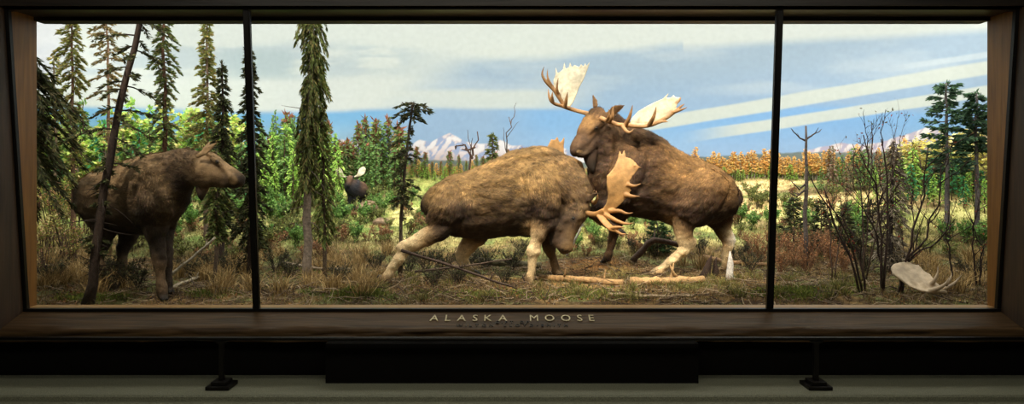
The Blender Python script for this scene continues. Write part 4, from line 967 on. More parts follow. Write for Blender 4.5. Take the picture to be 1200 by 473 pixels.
def spruce(seed, path, r0, prof, nb, el, droop, blade, npb, cols, bark, bw=0.3, t0=0.15, hang=0.3, r1=0.25, brad=0.012, sides=8, spread=0.9, gaps=None, stubs=0):
    """trunk path (local points), crown radius prof(t), nb branches; returns (trunk MB, foliage MB)"""
    rng = np.random.RandomState(seed); path = np.asarray(path, float); n = len(path)
    tt = np.linspace(0, 1, 14); pts = np.stack([np.interp(tt, np.linspace(0, 1, n), path[:, k]) for k in range(3)], 1)
    pts[1:-1, :2] += rng.normal(size=(12, 2)) * r0 * 0.18
    T, Fo = MB(), MB()
    rad = r0 * (1 - tt * (1 - r1)); rad[0] *= 1.3
    bc = np.asarray(bark)[None] * rng.uniform(0.7, 1.25, (14, 1))
    T.tube(pts, rad, sides, bc)
    at = lambda t: np.array([np.interp(t, tt, pts[:, k]) for k in range(3)])
    B, Dn, Ln, Cc = [], [], [], []
    for i in range(nb):
        t = t0 + (1 - t0) * ((i + rng.uniform()) / nb)
        L = prof(t) * rng.uniform(0.65, 1.15) if sides < 7 else prof(t) * rng.uniform(0.35, 1.3)
        if gaps is not None and rng.uniform() < gaps(t): L *= 0.0
        if L < 0.02: continue
        az = i * 2.399 + rng.uniform(-.5, .5); e = el(t) + rng.uniform(-.2, .2)
        bp = branch_path(at(t), az, e, L, droop(t) * rng.uniform(.6, 1.4))
        T.tube(bp, np.linspace(brad, brad * 0.35, 5), 4, np.asarray(bark) * rng.uniform(.6, 1.0), cap=False)
        k = max(2, int(npb * (0.4 + 0.6 * L / max(prof(0.35), prof(0.8), 1e-3))))
        s = rng.uniform(0.12, 1.0, k) ** 0.8
        pos = np.stack([np.interp(s, np.linspace(0, 1, 5), bp[:, q]) for q in range(3)], 1) + rng.normal(size=(k, 3)) * blade * 0.12
        a2 = az + rng.uniform(-1, 1, k) * spread
        d = np.stack([np.cos(a2), np.sin(a2), rng.normal(size=k) * 0.3 - hang * (0.4 + s)], 1); d /= np.linalg.norm(d, axis=1)[:, None]
        B.append(pos); Dn.append(d); Ln.append(blade * rng.uniform(.5, 1.25, k))
        cs = np.asarray(cols)[rng.randint(0, len(cols), k)] * rng.uniform(.7, 1.3, (k, 1)); Cc.append(cs)
    for _ in range(stubs):                                              # bare dead twigs on the lower trunk
        t = rng.uniform(0.06, t0 + 0.25); az = rng.uniform(0, 6.28); L = r0 * rng.uniform(2, 7)
        bp = branch_path(at(t), az, rng.uniform(-.5, .3), L, rng.uniform(-.2, .5))
        T.tube(bp, np.linspace(brad * .8, brad * .25, 5), 4, np.asarray(bark) * .8, cap=False)
    k = 14; top = at(1.0)                                               # leader tuft
    B.append(top + rng.normal(size=(k, 3)) * blade * .2 - [0, 0, blade * .4]); d = rng.normal(size=(k, 3)) * .45 + [0, 0, 1.0]; Dn.append(d / np.linalg.norm(d, axis=1)[:, None])
    Ln.append(blade * rng.uniform(.5, 1.0, k)); Cc.append(np.asarray(cols)[rng.randint(0, len(cols), k)])
    B, Dn, Ln, Cc = np.vstack(B), np.vstack(Dn), np.concatenate(Ln), np.vstack(Cc)
    Fo.blades(B, Dn, Ln, Ln * bw, np.clip(Cc, 0, 1), None, rng)
    return T, Fo

def put_tree(name, label, cat, base, T, Fo, group=None):
    t = thing(name, label, cat, tuple(base), group)
    o = T.build('trunk', M_BARK, None); o.parent = t
    if Fo is not None and Fo.n: o = Fo.build('foliage', M_FOL, None, False); o.parent = t
    return t

def bare_shrub(seed, stems, levels, rad, bark, kids=4, leaf=None, nleaf=0, leafL=0.05, curl=0.25):
    """stems: polylines (local). each level sprouts finer twigs; optional leaves"""
    rng = np.random.RandomState(seed); T, Fo = MB(), MB(); ends = []
    cur = []
    for st in stems:
        st = np.asarray(st, float); n = len(st); t = np.linspace(0, 1, 9)
        p = np.stack([np.interp(t, np.linspace(0, 1, n), st[:, k]) for k in range(3)], 1)
        L = np.linalg.norm(p[-1] - p[0]); p[1:] += rng.normal(size=(8, 3)) * L * (0.012 if levels else 0.004)
        T.tube(p, np.linspace(rad, rad * 0.4, 9), 6, np.asarray(bark) * rng.uniform(.7, 1.2)); cur.append((p, L, rad)); ends.append(p)
    for lv in range(levels):
        nxt = []
        for p, L, r in cur:
            for _ in range(kids):
                s = rng.uniform(0.22, 0.98); q = np.array([np.interp(s, np.linspace(0, 1, len(p)), p[:, k]) for k in range(3)])
                d = p[-1] - p[0]; d = d / (np.linalg.norm(d) + 1e-9)
                v = rng.normal(size=3); v[2] = abs(v[2]) * 0.5; d2 = d * 0.75 + v * 0.55 + np.array([0, 0, 0.22]); d2 /= np.linalg.norm(d2)
                l2 = L * rng.uniform(.22, .5) * (1 - .4 * s)
                k = 6; u = np.linspace(0, 1, k)[:, None]; bend = rng.normal(size=3) * curl; bend[2] += .1
                pp = q + d2 * l2 * u + bend * l2 * u ** 2; pp[1:] += rng.normal(size=(k - 1, 3)) * l2 * .02
                T.tube(pp, np.linspace(r * .5, r * .18, k), 4, np.asarray(bark) * rng.uniform(.7, 1.2), cap=False)
                nxt.append((pp, l2, r * .5)); ends.append(pp)
        cur = nxt
    if nleaf:
        P_ = np.vstack([e[1:] for e in ends]); ix = rng.randint(0, len(P_), nleaf)
        b = P_[ix] + rng.normal(size=(nleaf, 3)) * 0.012
        d = rng.normal(size=(nleaf, 3)) + [0, 0, .3]; d /= np.linalg.norm(d, axis=1)[:, None]
        c = np.asarray(leaf)[rng.randint(0, len(leaf), nleaf)] * rng.uniform(.75, 1.25, (nleaf, 1))
        Fo.blades(b, d, leafL * rng.uniform(.6, 1.3, nleaf), leafL * .5, np.clip(c, 0, 1), None, rng)
    return T, Fo

def put_shrub(name, label, cat, base, T, Fo, group=None):
    t = thing(name, label, cat, tuple(base), group)
    o = T.build('twigs', M_BARK, None); o.parent = t
    if Fo.n: o = Fo.build('leaves', M_FOL, None, False); o.parent = t
    return t

GD = [S(62, 68, 40), S(80, 86, 48), S(50, 54, 34), S(88, 80, 52)]
GO = [S(124, 128, 66), S(148, 146, 78), S(102, 108, 56), S(152, 130, 76)]
GM = [S(92, 106, 54), S(112, 124, 62), S(74, 84, 46), S(118, 106, 62)]
BKD = S(52, 40, 32); BKG = S(120, 106, 92); BKR = S(104, 74, 56)

def loc(path_px, base, Y, dY=0.0):
    """pixel polyline -> local points above a base"""
    n = len(path_px)
    return [P(x, y, Y + dY * i / max(n - 1, 1)) - base for i, (x, y) in enumerate(path_px)]

# -- foreground trees
def fore():
    # leaning dark trunk by the cow
    Y = 8.72; b = gnd(102, Y); pth = [(0, 0, 0)] + loc([(109, 310), (117, 260), (126, 205), (137, 140), (150, 75), (163, 25), (168, 0)], b, Y, 0.3)
    def prof(t): return 0.12 if t < .45 else (0.5 if .5 < t < .66 else .42 if t > .74 else .28)
    T, Fo = spruce(101, pth, .062, prof, 64, lambda t: .05, lambda t: .35, 0.08, 80, GD, BKD, .26, .18, .35, .5, .011, 10, 1.0, lambda t: .35, 30)
    put_tree('spruce', 'thin dark leaning spruce whose trunk crosses the cow moose', 'tree', b, T, Fo)
    # dark shaggy boughs at the left frame
    Y = 9.0; b = gnd(22, Y); pth = [(0, 0, 0)] + loc([(24, 250), (26, 140), (28, 60)], b, Y)
    T, Fo = spruce(102, pth, .07, lambda t: (.66 if t < .9 else .4) if t > .5 else .1, 200, lambda t: -.1, lambda t: .7, 0.10, 170, GD, BKD, .18, .38, .75, .5, .012, 8, .9, lambda t: .2)
    put_tree('spruce', 'shaggy dark spruce half hidden behind the left side board', 'tree', b, T, Fo)
    # trees standing behind the cow, left of the first bar
    def tall(seed, px, pyt, Y, hw, nb, npb, cols, bark, label, tr=.05, blade=.13, t0=.2, gaps=None, droop=.5, shape='col', pxt=None, hang=.4, bw=.3):
        b = gnd(px, Y); top = P(pxt if pxt else px, pyt, Y) - b; w = hw * Y / F
        if shape == 'col': pr = lambda t: w * (0.75 + .25 * math.sin(t * 17 + seed)) * (1 if t < .8 else (1.08 - t) / .28)
        elif shape == 'cone': pr = lambda t: w * min(1, (1.04 - t) * 1.9)
        else: pr = lambda t: w * (1 if t > .6 else .55) * (1 if t < .9 else (1.1 - t) / .2)
        T, Fo = spruce(seed, [(0, 0, 0), top * .5 + np.array([.02, 0, 0]), top], tr, pr, int(nb * 1.5), lambda t: -.15 + .9 * max(0, t - .7), lambda t: droop, blade * .62, int(npb * 1.7), cols, bark, bw, t0, hang, .3, .01, 8, .9, gaps or (lambda t: .12), 14)
        return put_tree('spruce', label, 'tree', b, T, Fo)
    tall(103, 86, 14, 12.6, 15, 80, 42, GO, S(112, 84, 62), 'olive topped tall spruce at far left with bare lower trunk', .05, .14, .3, lambda t: .0 if t > .7 else .5, .6, 'top', 83)
    tall(104, 128, 8, 13.0, 17, 60, 34, [S(138, 116, 70), S(112, 110, 62), S(150, 128, 84)], S(150, 118, 92), 'sparse tan spruce with pale trunk behind the leaning trunk', .045, .15, .3, lambda t: .1 if t > .7 else .6, .3, 'top', 125)
    tall(105, 64, 66, 14.6, 8, 46, 26, GO, S(110, 90, 70), 'small pointed olive spruce beside the left side board', .035, .14, .35, lambda t: .1 if t > .65 else .6, .3, 'top', 63)
    tall(106, 193, 12, 11.9, 19, 95, 40, GM, S(100, 70, 52), 'ragged spruce with reddish trunk rising above the cow moose back', .06, .13, .22, lambda t: .08 if t > .62 else .4, .7, 'col', 192)
    tall(107, 241, 23, 13.4, 21, 120, 46, GO, S(126, 104, 84), 'broad olive cone shaped spruce behind the cow moose head', .05, .15, .25, lambda t: .25, .25, 'cone', 243)
    tall(108, 260, 72, 12.2, 16, 120, 52, GD, BKD, 'dense dark spruce just left of the first black bar', .05, .13, .2, lambda t: .3, .55, 'cone')
    tall(109, 293, 56, 11.3, 19, 150, 50, GD, BKD, 'dark drooping spruce behind the first black bar', .055, .13, .16, lambda t: .3, .65, 'cone', 292)
    tall(110, 252, 176, 10.9, 17, 46, 60, GM, S(84, 70, 56), 'low green spruce drooping under the cow moose chin', .04, .12, .35, lambda t: .1, .7, 'col', 254)
    # shaggy column right of the first bar: pale trunk in front, green column behind
    Y = 10.9; b = gnd(361, Y); pth = [(0, 0, 0)] + loc([(360, 270), (361, 200), (363, 120), (365, 40), (366, -70)], b, Y)
    T, Fo = spruce(111, pth, .072, lambda t: (.25 + .05 * math.sin(t * 23)) * (1 if t < .93 else .7), 230, lambda t: -.7, lambda t: .9, .085, 110, [S(88, 98, 48), S(112, 120, 58), S(70, 76, 42), S(124, 112, 64)], BKG, .24, .36, 1.6, .45, .009, 10, .8, lambda t: .06, 30)
    put_tree('spruce', 'tall shaggy column spruce with pale grey trunk right of the first bar', 'tree', b, T, Fo)
    Y = 11.1; b = gnd(380, Y); pth = [(0, 0, 0)] + loc([(380, 270), (378, 180), (375, 100), (372, 55)], b, Y)
    T, Fo = spruce(112, pth, .035, lambda t: .17 + .04 * math.sin(t * 19), 110, lambda t: -.5, lambda t: .9, .085, 80, [S(92, 108, 50), S(116, 130, 60), S(76, 84, 44), S(128, 118, 66)], S(80, 66, 50), .24, .22, 1.1, .4, .009, 8, .8, lambda t: .1, 8)
    put_tree('spruce', 'slim green drooping spruce leaning on the tall shaggy column spruce', 'tree', b, T, Fo)
    # spindly tree between far bull and charging bull
    Y = 11.7; b = gnd(469, Y); pth = [(0, 0, 0)] + loc([(470, 250), (474, 200), (480, 150), (484, 120)], b, Y)
    def gp(t): return .05 if t > .84 else (.35 if .3 < t < .66 else .88)
    T, Fo = spruce(113, pth, .034, lambda t: .27 if t > .84 else .24, 120, lambda t: .0, lambda t: .4, .08, 60, GD, S(72, 60, 48), .3, .18, .3, .5, .009, 8, 1.0, gp, 14)
    put_tree('spruce', 'spindly dark spruce with clumped top left of the charging bull', 'tree', b, T, Fo)
    # dead spruce at the right
    Y = 11.6; b = gnd(1043, Y); top = P(1047, 166, Y) - b
    T, Fo = spruce(114, [(0, 0, 0), top * .5, top], .05, lambda t: .3 * min(1, (1.05 - t) * 2.2), 130, lambda t: -.25, lambda t: .5, .10, 34, [S(146, 134, 114), S(120, 108, 90), S(158, 142, 118), S(100, 88, 74)], S(70, 60, 54), .22, .12, .5, .3, .008, 8, .9, lambda t: .12, 26)
    put_tree('spruce', 'grey dead spruce with dry needles behind the shed antler', 'tree', b, T, Fo)
    # bare pole with two arms
    Y = 12.3; b = gnd(944, Y); pth = [(0, 0, 0)] + loc([(944, 230), (945, 190), (944, 148)], b, Y)
    arms = [[np.array(q) for q in loc(a, b, Y)] for a in ([(945, 165), (938, 162), (928, 152)], [(945, 163), (952, 158), (961, 153)], [(944, 215), (937, 222), (927, 212)], [(944, 222), (934, 230), (926, 226)])]
    T, _ = bare_shrub(115, [pth], 0, .042, S(104, 92, 84), 0)
    T2, _ = bare_shrub(116, arms, 1, .02, S(84, 72, 64), 2)
    T.add(np.vstack(T2.v), np.vstack(T2.q), np.vstack(T2.t), np.vstack(T2.c))
    put_tree('dead_tree', 'bare grey dead trunk with two short arms right of the second bar', 'tree', b, T, None)
    # two tall pines at the far right
    for sd, px, pxt, py, hw, lab in ((117, 1110, 1109, 97, 19, 'tall dark pine at right with layered level boughs'), (118, 1145, 1144, 109, 13, 'slimmer tall pine beside the right side board')):
        Y = 13.6; b = gnd(px, Y); top = P(pxt, py, Y) - b; w = hw * Y / F
        T, Fo = spruce(sd, [(0, 0, 0), top * .5, top], .055, lambda t: w * (1.15 if t < .86 else .85) * (1.25 - .35 * t), 62, lambda t: -.05, lambda t: -.15, .12, 70, [S(66, 92, 66), S(52, 74, 56), S(84, 112, 76)], S(92, 84, 80), .3, .42 if sd == 117 else .6, .15, .35, .012, 8, .8, lambda t: .12, 8)
        put_tree('pine', lab, 'tree', b, T, Fo)
    # twiggy snags in front of the mountains
    Y = 14.6; b = gnd(549, Y)
    T, Fo = bare_shrub(119, [[(0, 0, 0)] + loc([(550, 195), (556, 180), (559, 155)], b, Y), loc([(554, 186), (545, 170), (534, 171)], b, Y), loc([(557, 172), (548, 176), (541, 175)], b, Y), loc([(534, 171), (534, 175)], b, Y)], 1, .028, S(86, 62, 48), 2)
    put_shrub('dead_tree', 'crooked brown snag with side arm before the pale mountains', 'tree', b, T, Fo)
    Y = 14.4; b = gnd(597, Y)
    T, Fo = bare_shrub(120, [[(0, 0, 0)] + loc([(598, 190), (594, 172), (593, 155), (596, 138)], b, Y)], 1, .022, S(96, 80, 70), 3)
    put_shrub('dead_tree', 'thin leafless twig rising behind the charging bull shoulder', 'tree', b, T, Fo)
    Y = 14.9; b = gnd(577, Y); top = P(577, 157, Y) - b
    T, Fo = spruce(121, [(0, 0, 0), top * .5, top], .03, lambda t: .19 * min(1, (1.1 - t) * 1.8), 60, lambda t: .1, lambda t: .2, .09, 34, [S(96, 108, 56), S(120, 122, 70), S(80, 88, 48)], BKR, .35, .25)
    put_tree('spruce', 'small olive cone spruce above the back of the charging bull', 'tree', b, T, Fo)
fore()

# -- bare alder shrubs at the right
def alders():
    K = S(58, 44, 38)
    def sh(seed, Y, stems, lab, lv=2, r=.017, kids=4, col=K):
        b = gnd(stems[0][0][0], Y); st = []
        for s in stems:
            s = list(s); s[0] = (s[0][0], HOR + (EYE - float(gz((s[0][0] - 600) * Y / F, Y))) * F / Y + 2)
            st.append(loc(s, b, Y, random.uniform(-.25, .25)))
        T, Fo = bare_shrub(seed, st, lv, r, col, kids, [S(110, 92, 56), S(96, 110, 60), S(150, 70, 48)], 90, .045)
        put_shrub('alder_shrub', lab, 'shrub', b, T, Fo)
    sh(201, 9.9, [[(1008, 328), (990, 285), (965, 240), (952, 205)], [(1012, 330), (1000, 290), (978, 245), (962, 222)], [(1014, 330), (1008, 300), (995, 270), (985, 245)]], 'leafless brown shrub leaning left beside the reddish brush')
    sh(202, 9.8, [[(1034, 330), (1032, 280), (1030, 235), (1016, 200), (1012, 160)], [(1034, 332), (1034, 300), (1024, 270), (1010, 238)], [(1035, 330), (1040, 260), (1042, 200), (1036, 165)]], 'leafless upright brown shrub left of the shed antler', 2, .018, 5)
    sh(203, 9.6, [[(1056, 332), (1068, 300), (1085, 280), (1098, 240), (1104, 195)], [(1052, 334), (1062, 310), (1078, 292), (1100, 283), (1116, 262)], [(1058, 334), (1066, 290), (1078, 250), (1086, 205), (1090, 175)]], 'leafless brown shrub rising in front of the shed antler', 2, .018, 5)
    sh(204, 10.1, [[(1120, 318), (1112, 290), (1108, 270), (1116, 235)], [(1145, 322), (1140, 290), (1142, 262), (1148, 225)], [(1148, 322), (1150, 290), (1136, 250)]], 'leafless thin shrub by the right side board', 2, .014)
    sh(205, 11.0, [[(1010, 305), (1018, 250), (1024, 190), (1020, 140)], [(1012, 305), (1012, 240), (1002, 190), (1000, 168)], [(1014, 305), (1030, 250), (1046, 200), (1052, 175)]], 'tall fine twigged leafless shrub behind the others', 2, .013, 5, S(74, 58, 46))
    sh(206, 11.0, [[(975, 305), (972, 260), (965, 220)], [(978, 305), (985, 260), (995, 225)]], 'thin leafless shrub right of the bare dead trunk', 2, .012, 4, S(96, 76, 62))
alders()

# -- small background trees: a few meshes each, copied
def mini(seed, kind):
    rng = np.random.RandomState(seed); m = MB()
    if kind in ('spruce', 'brown', 'green', 'grey', 'teal'):
        cols = {'spruce': [S(118, 152, 84), S(96, 130, 74), S(138, 168, 92)], 'brown': [S(134, 158, 84), S(112, 136, 76), S(150, 132, 92)], 'green': [S(168, 204, 92), S(140, 184, 80), S(196, 220, 112)],
                'grey': [S(164, 128, 106), S(140, 124, 98), S(128, 132, 96)], 'teal': [S(70, 150, 96), S(88, 164, 96), S(60, 124, 86)]}[kind]
        w = {'spruce': .115, 'brown': .06, 'green': .15, 'grey': .12, 'teal': .19}[kind]
        sl = kind == 'brown'
        T, Fo = spruce(seed, [(0, 0, 0), (rng.normal() * .01, 0, .5), (0, 0, 1)], .016, lambda t: w * min(1, (1.06 - t) * (2.2 if not sl else 5)) * rng.uniform(.7, 1.2), 40, lambda t: -.1, lambda t: .35, .07, 15, cols, S(96, 72, 58), .42, .16 if not sl else .3, .3, .3, .006, 5)
        if sl:
            k = 50; z = rng.uniform(.66, 1.0, k); Fo.blades(np.stack([rng.normal(size=k) * .012, rng.normal(size=k) * .012, z], 1), np.tile([0, 0, 1.0], (k, 1)) + rng.normal(size=(k, 3)) * .5, .07, .035, np.tile(S(168, 108, 80), (k, 1)) * rng.uniform(.7, 1.2, (k, 1)), None, rng)
    else:
        cols = {'larch': [S(255, 208, 128), S(255, 222, 150), S(255, 194, 116)], 'aspen': [S(255, 236, 146), S(248, 222, 130), S(255, 244, 172), S(236, 230, 136)], 'poplar': [S(196, 220, 112), S(216, 228, 128), S(164, 198, 96), S(226, 208, 128)]}[kind]
        w = {'larch': .10, 'aspen': .34, 'poplar': .2}[kind]
        pr = (lambda t: w * min(1, (1.06 - t) * 2.2)) if kind == 'larch' else (lambda t: w * math.sqrt(max(.02, 1 - (2 * (t - .58)) ** 2 * .9)))
        T, Fo = spruce(seed, [(0, 0, 0), (rng.normal() * .02, 0, .5), (0, 0, 1)], .018, lambda t: pr(t) * rng.uniform(.7, 1.2), 44, lambda t: .5, lambda t: .1, .06, 20, cols, S(176, 158, 140), .6, .22, .0, .3, .006, 5, 1.4)
    for s_ in (T, Fo):
        off = m.n; m.v.append(np.vstack(s_.v)); m.c.append(np.vstack(s_.c))
        if s_.q: m.q.append(np.vstack(s_.q) + off)
        if s_.t: m.t.append(np.vstack(s_.t) + off)
        m.n += s_.n
    me = m.mesh(kind + '_tree'); me.materials.append(M_FOL); return me
VAR = {k: [mini(300 + 10 * i + j, k) for j in range(3)] for i, k in enumerate(('spruce', 'brown', 'green', 'grey', 'teal', 'larch', 'aspen', 'poplar'))}
NAMES = {'spruce': 'spruce', 'brown': 'spruce', 'green': 'spruce', 'grey': 'spruce', 'teal': 'spruce', 'larch': 'larch', 'aspen': 'aspen', 'poplar': 'poplar'}
def mini_at(kind, px, pyb, pyt, label, group, wide=1.0, rng=random):
    g = gat(px, pyb); h = EYE + (HOR - pyt) * g[1] / F - g[2]
    y_ = min(g[1], float(ym(g[0])) - 0.06 - h * {'aspen': .36, 'poplar': .24, 'teal': .22}.get(kind, .16) * wide)
    if y_ < g[1]:
        x_ = g[0] * y_ / g[1]; g = np.array([x_, y_, float(gz(x_, y_))]); h = EYE + (HOR - pyt) * y_ / F - g[2]
    o = bpy.data.objects.new(NAMES[kind], rng.choice(VAR[kind])); COL.objects.link(o)
    o.location = (g[0], g[1], g[2] - 0.01); o.scale = (h * wide, h * wide, h); o.rotation_euler = (0, 0, rng.uniform(0, 6.28))
    return tag(o, label, 'tree', group)
def forest():
    R_ = random.Random(11)
    def row(n, x0, x1, b0, b1, h0, h1, kinds, label, group, wide=1.0, avoid=()):
        for i in range(n):
            px = x0 + (x1 - x0) * (i + R_.uniform(.1, .9)) / n
            k = R_.choice(kinds); pb = R_.uniform(b0, b1)
            if any(a <= px <= c for a, c in avoid): continue
            mini_at(k, px, pb, pb - R_.uniform(h0, h1), label[k] if isinstance(label, dict) else label, group + ' ' + k, wide * R_.uniform(.8, 1.25), R_)
    row(13, 42, 300, 210, 222, 60, 105, ['green'], 'bright yellow green spruce in the wood behind the cow moose', 'wood behind the cow')
    row(14, 42, 300, 222, 246, 60, 110, ['poplar'], 'pale leafy young tree in the wood behind the cow moose', 'wood behind the cow', 1.0)
    row(12, 42, 300, 226, 258, 60, 110, ['spruce'], 'mid green spruce in the wood behind the cow moose', 'wood behind the cow')
    row(6, 42, 300, 230, 262, 60, 110, ['teal'], 'blue green spruce in the wood behind the cow moose', 'wood behind the cow', .8)
    # between first bar and charging bull
    row(34, 302, 470, 208, 232, 36, 70, ['spruce'], 'slim dark green spruce in the forest around the far bull', 'forest around the far bull', .85)
    row(30, 302, 475, 206, 226, 34, 78, ['brown'], 'very slim spruce with reddish brown tip around the far bull', 'forest around the far bull')
    row(16, 302, 400, 222, 250, 50, 90, ['green'], 'bright green spruce between the first bar and the far bull', 'forest around the far bull', .8)
    row(13, 304, 350, 212, 240, 60, 100, ['spruce'], 'tall dark green spruce close to the first black bar', 'spruces close to the first bar', .7)
    row(20, 475, 665, 203, 208, 14, 34, ['brown'], 'small slim brown tipped spruce below the pale mountains', 'trees below the mountains', 1.2)
    row(22, 480, 665, 202, 208, 10, 18, ['larch'], 'small orange larch below the pale mountains', 'trees below the mountains', 1.5)
    row(18, 475, 665, 206, 212, 10, 18, ['green'], 'small bright green spruce below the pale mountains', 'trees below the mountains', 1.6)
    # autumn row right of the raised-head bull
    row(56, 806, 985, 200, 206, 14, 30, ['larch'], 'orange larch in the autumn row beyond the pale meadow', 'autumn larches', 1.15)
    row(22, 815, 985, 206, 212, 10, 20, ['green'], 'tiny green spruce at the foot of the autumn larches', 'young spruces below the larches', 1.2)
    row(5, 815, 940, 209, 214, 8, 14, ['brown'], 'tiny brown spruce at the foot of the autumn larches', 'young spruces below the larches', 1.5)
    # right wood
    row(12, 970, 1160, 203, 212, 22, 46, ['larch'], 'orange larch in the wood at right behind the bare shrubs', 'wood at right', 1.1)
    row(11, 1060, 1160, 205, 220, 36, 62, ['aspen'], 'round golden aspen around the tall pines', 'wood at right', 1.15)
    row(16, 960, 1160, 212, 232, 30, 52, ['spruce'], 'dark green spruce in the wood at right', 'wood at right', 1.0)
    row(10, 965, 1060, 212, 230, 36, 58, ['grey'], 'reddish grey dry spruce in the wood at right', 'wood at right', .9)
    row(7, 1060, 1160, 224, 246, 34, 60, ['teal'], 'blue green spruce near the right side board', 'wood at right', .9)
    row(10, 1000, 1160, 224, 262, 30, 70, ['green'], 'bright green spruce in the wood at right', 'wood at right', .8)
forest()
# ------------------------------------------------------------------ undergrowth
def scatter(n, seed, x0, x1, y0, y1, dens=None):
    rng = np.random.RandomState(seed)
    px = rng.uniform(x0, x1, n); Y = rng.uniform(y0, y1, n)
    if dens is not None:
        k = rng.uniform(size=n) < dens(px, Y); px, Y = px[k], Y[k]
    x = (px - 600) * Y / F; Y = np.minimum(Y, ym(x) - 0.1)
    return np.stack([x, Y, gz(x, Y)], 1), px, rng

def updir(rng, n, s=0.35):
    d = np.concatenate([rng.normal(size=(n, 2)) * s, np.ones((n, 1))], 1); return d / np.linalg.norm(d, axis=1)[:, None]

def stuff(o, label, cat):
    return tag(o, label, cat, None, 'stuff')

# thin dry grass over the whole front ground
b, px, rng = scatter(52000, 401, 36, 1164, 8.2, 13.2, lambda p, y: 0.25 + 0.75 * (fbm(p / 38.0, y * 2.2, 5, 3) > 0.48))
n = len(b); cl = np.array([S(128, 106, 66), S(152, 130, 86), S(104, 92, 56), S(92, 96, 52), S(84, 66, 42), S(120, 84, 52)])
m = MB(); L = rng.uniform(.05, .17, n)
m.grass(b - [0, 0, .01], updir(rng, n, .5), L, .007, rng.normal(size=(n, 3)) * .5 - [0, 0, .4], cl[rng.randint(0, 6, n)] * rng.uniform(.65, 1.2, (n, 1)), rng)
stuff(m.build('dry_grass', M_GRASS, None, False, (0, 10, 0)), 'short dry brown grass covering the front ground', 'grass')
# meadow grass on the rising ground
b, px, rng = scatter(52000, 402, 36, 1164, 12.8, 17.2)
n = len(b); t = fbm(px / 60.0, b[:, 1] * 1.6, 7, 3)
cl = np.array([S(182, 180, 102), S(212, 202, 130), S(150, 156, 88), S(122, 134, 74), S(214, 188, 134)])
c = cl[np.clip((t * 8 - 2 + rng.normal(size=n) * .7).astype(int), 0, 4)]
near = (1 - sstep(13.2, 15.0, b[:, 1] + rng.normal(size=n) * .4))[:, None]; c = c * (1 - near) + np.array([S(126, 112, 68), S(104, 108, 58), S(140, 116, 76)])[rng.randint(0, 3, n)] * near
m = MB(); L = rng.uniform(.04, .10, n)
m.grass(b - [0, 0, .01], updir(rng, n, .4), L, .012, rng.normal(size=(n, 3)) * .4 - [0, 0, .2], c * rng.uniform(.8, 1.15, (n, 1)), rng)
stuff(m.build('meadow_grass', M_GRASS, None, False, (0, 15, 0)), 'short yellow green grass of the rising meadow', 'grass')
# moss cushions
mo = MB(); rng = np.random.RandomState(9)
for mx, my, sx, sy, n in ((415, 343, 40, 7, 2600), (928, 343, 40, 8, 3000), (560, 345, 60, 6, 1200), (110, 350, 34, 5, 1400), (350, 318, 30, 6, 700), (680, 345, 70, 6, 1500), (1000, 338, 50, 6, 900), (250, 345, 30, 5, 700)):
    g = np.array([gat(mx + rng.normal() * sx * .5, my + rng.normal() * sy * .45) for _ in range(n // 12)])
    g = np.repeat(g, 12, axis=0); g[:, :2] += rng.normal(size=(len(g), 2)) * .05; g[:, 2] = gz(g[:, 0], g[:, 1])
    cc = np.array([S(104, 118, 46), S(84, 100, 40), S(128, 132, 60), S(96, 98, 52)])[rng.randint(0, 4, len(g))] * rng.uniform(.7, 1.25, (len(g), 1))
    mo.blades(g - [0, 0, .005], updir(rng, len(g), .6), rng.uniform(.03, .075, len(g)), .018, cc, None, rng)
stuff(mo.build('moss', M_FOL, None, False, (0, 9, 0)), 'green moss cushions on the front ground', 'moss')
# fallen twigs and needles
b, px, rng = scatter(3200, 403, 40, 1160, 8.3, 12.6)
m = MB()
for q in b:
    a = rng.uniform(0, 6.28); l = rng.uniform(.06, .4); d = np.array([math.cos(a), math.sin(a), rng.uniform(-.05, .35)])
    k = np.linspace(0, 1, 4)[:, None]; p = q + [0, 0, .015] + d * l * k + rng.normal(size=(4, 3)) * l * .05
    m.tube(p, np.linspace(.007, .003, 4) * rng.uniform(.6, 1.5), 4, np.array([S(88, 70, 54), S(124, 106, 84), S(60, 46, 36), S(150, 130, 104)])[rng.randint(0, 4)], cap=False)
stuff(m.build('twig_litter', M_BARK, None, True, (0, 10, 0)), 'loose fallen twigs lying on the front ground', 'twigs')

# fallen leaves
b, px, rng = scatter(9000, 407, 40, 1160, 8.3, 12.8, lambda p, y: .3 + .7 * (fbm(p / 30.0, y * 2.5, 15, 3) > .5))
n = len(b); d = rng.normal(size=(n, 3)); d[:, 2] = np.abs(d[:, 2]) * .35; d /= np.linalg.norm(d, axis=1)[:, None]
nr = rng.normal(size=(n, 3)) * .35 + [0, 0, 1]
m = MB(); m.blades(b + [0, 0, .012], d, rng.uniform(.025, .06, n), rng.uniform(.015, .035, n), np.array([S(96, 62, 38), S(70, 46, 30), S(132, 92, 54), S(158, 112, 64), S(52, 40, 28)])[rng.randint(0, 5, n)] * rng.uniform(.7, 1.2, (n, 1)), nr, rng)
stuff(m.build('leaf_litter', M_GRASS, None, False, (0, 10, 0)), 'brown fallen leaves scattered on the front ground', 'leaves')

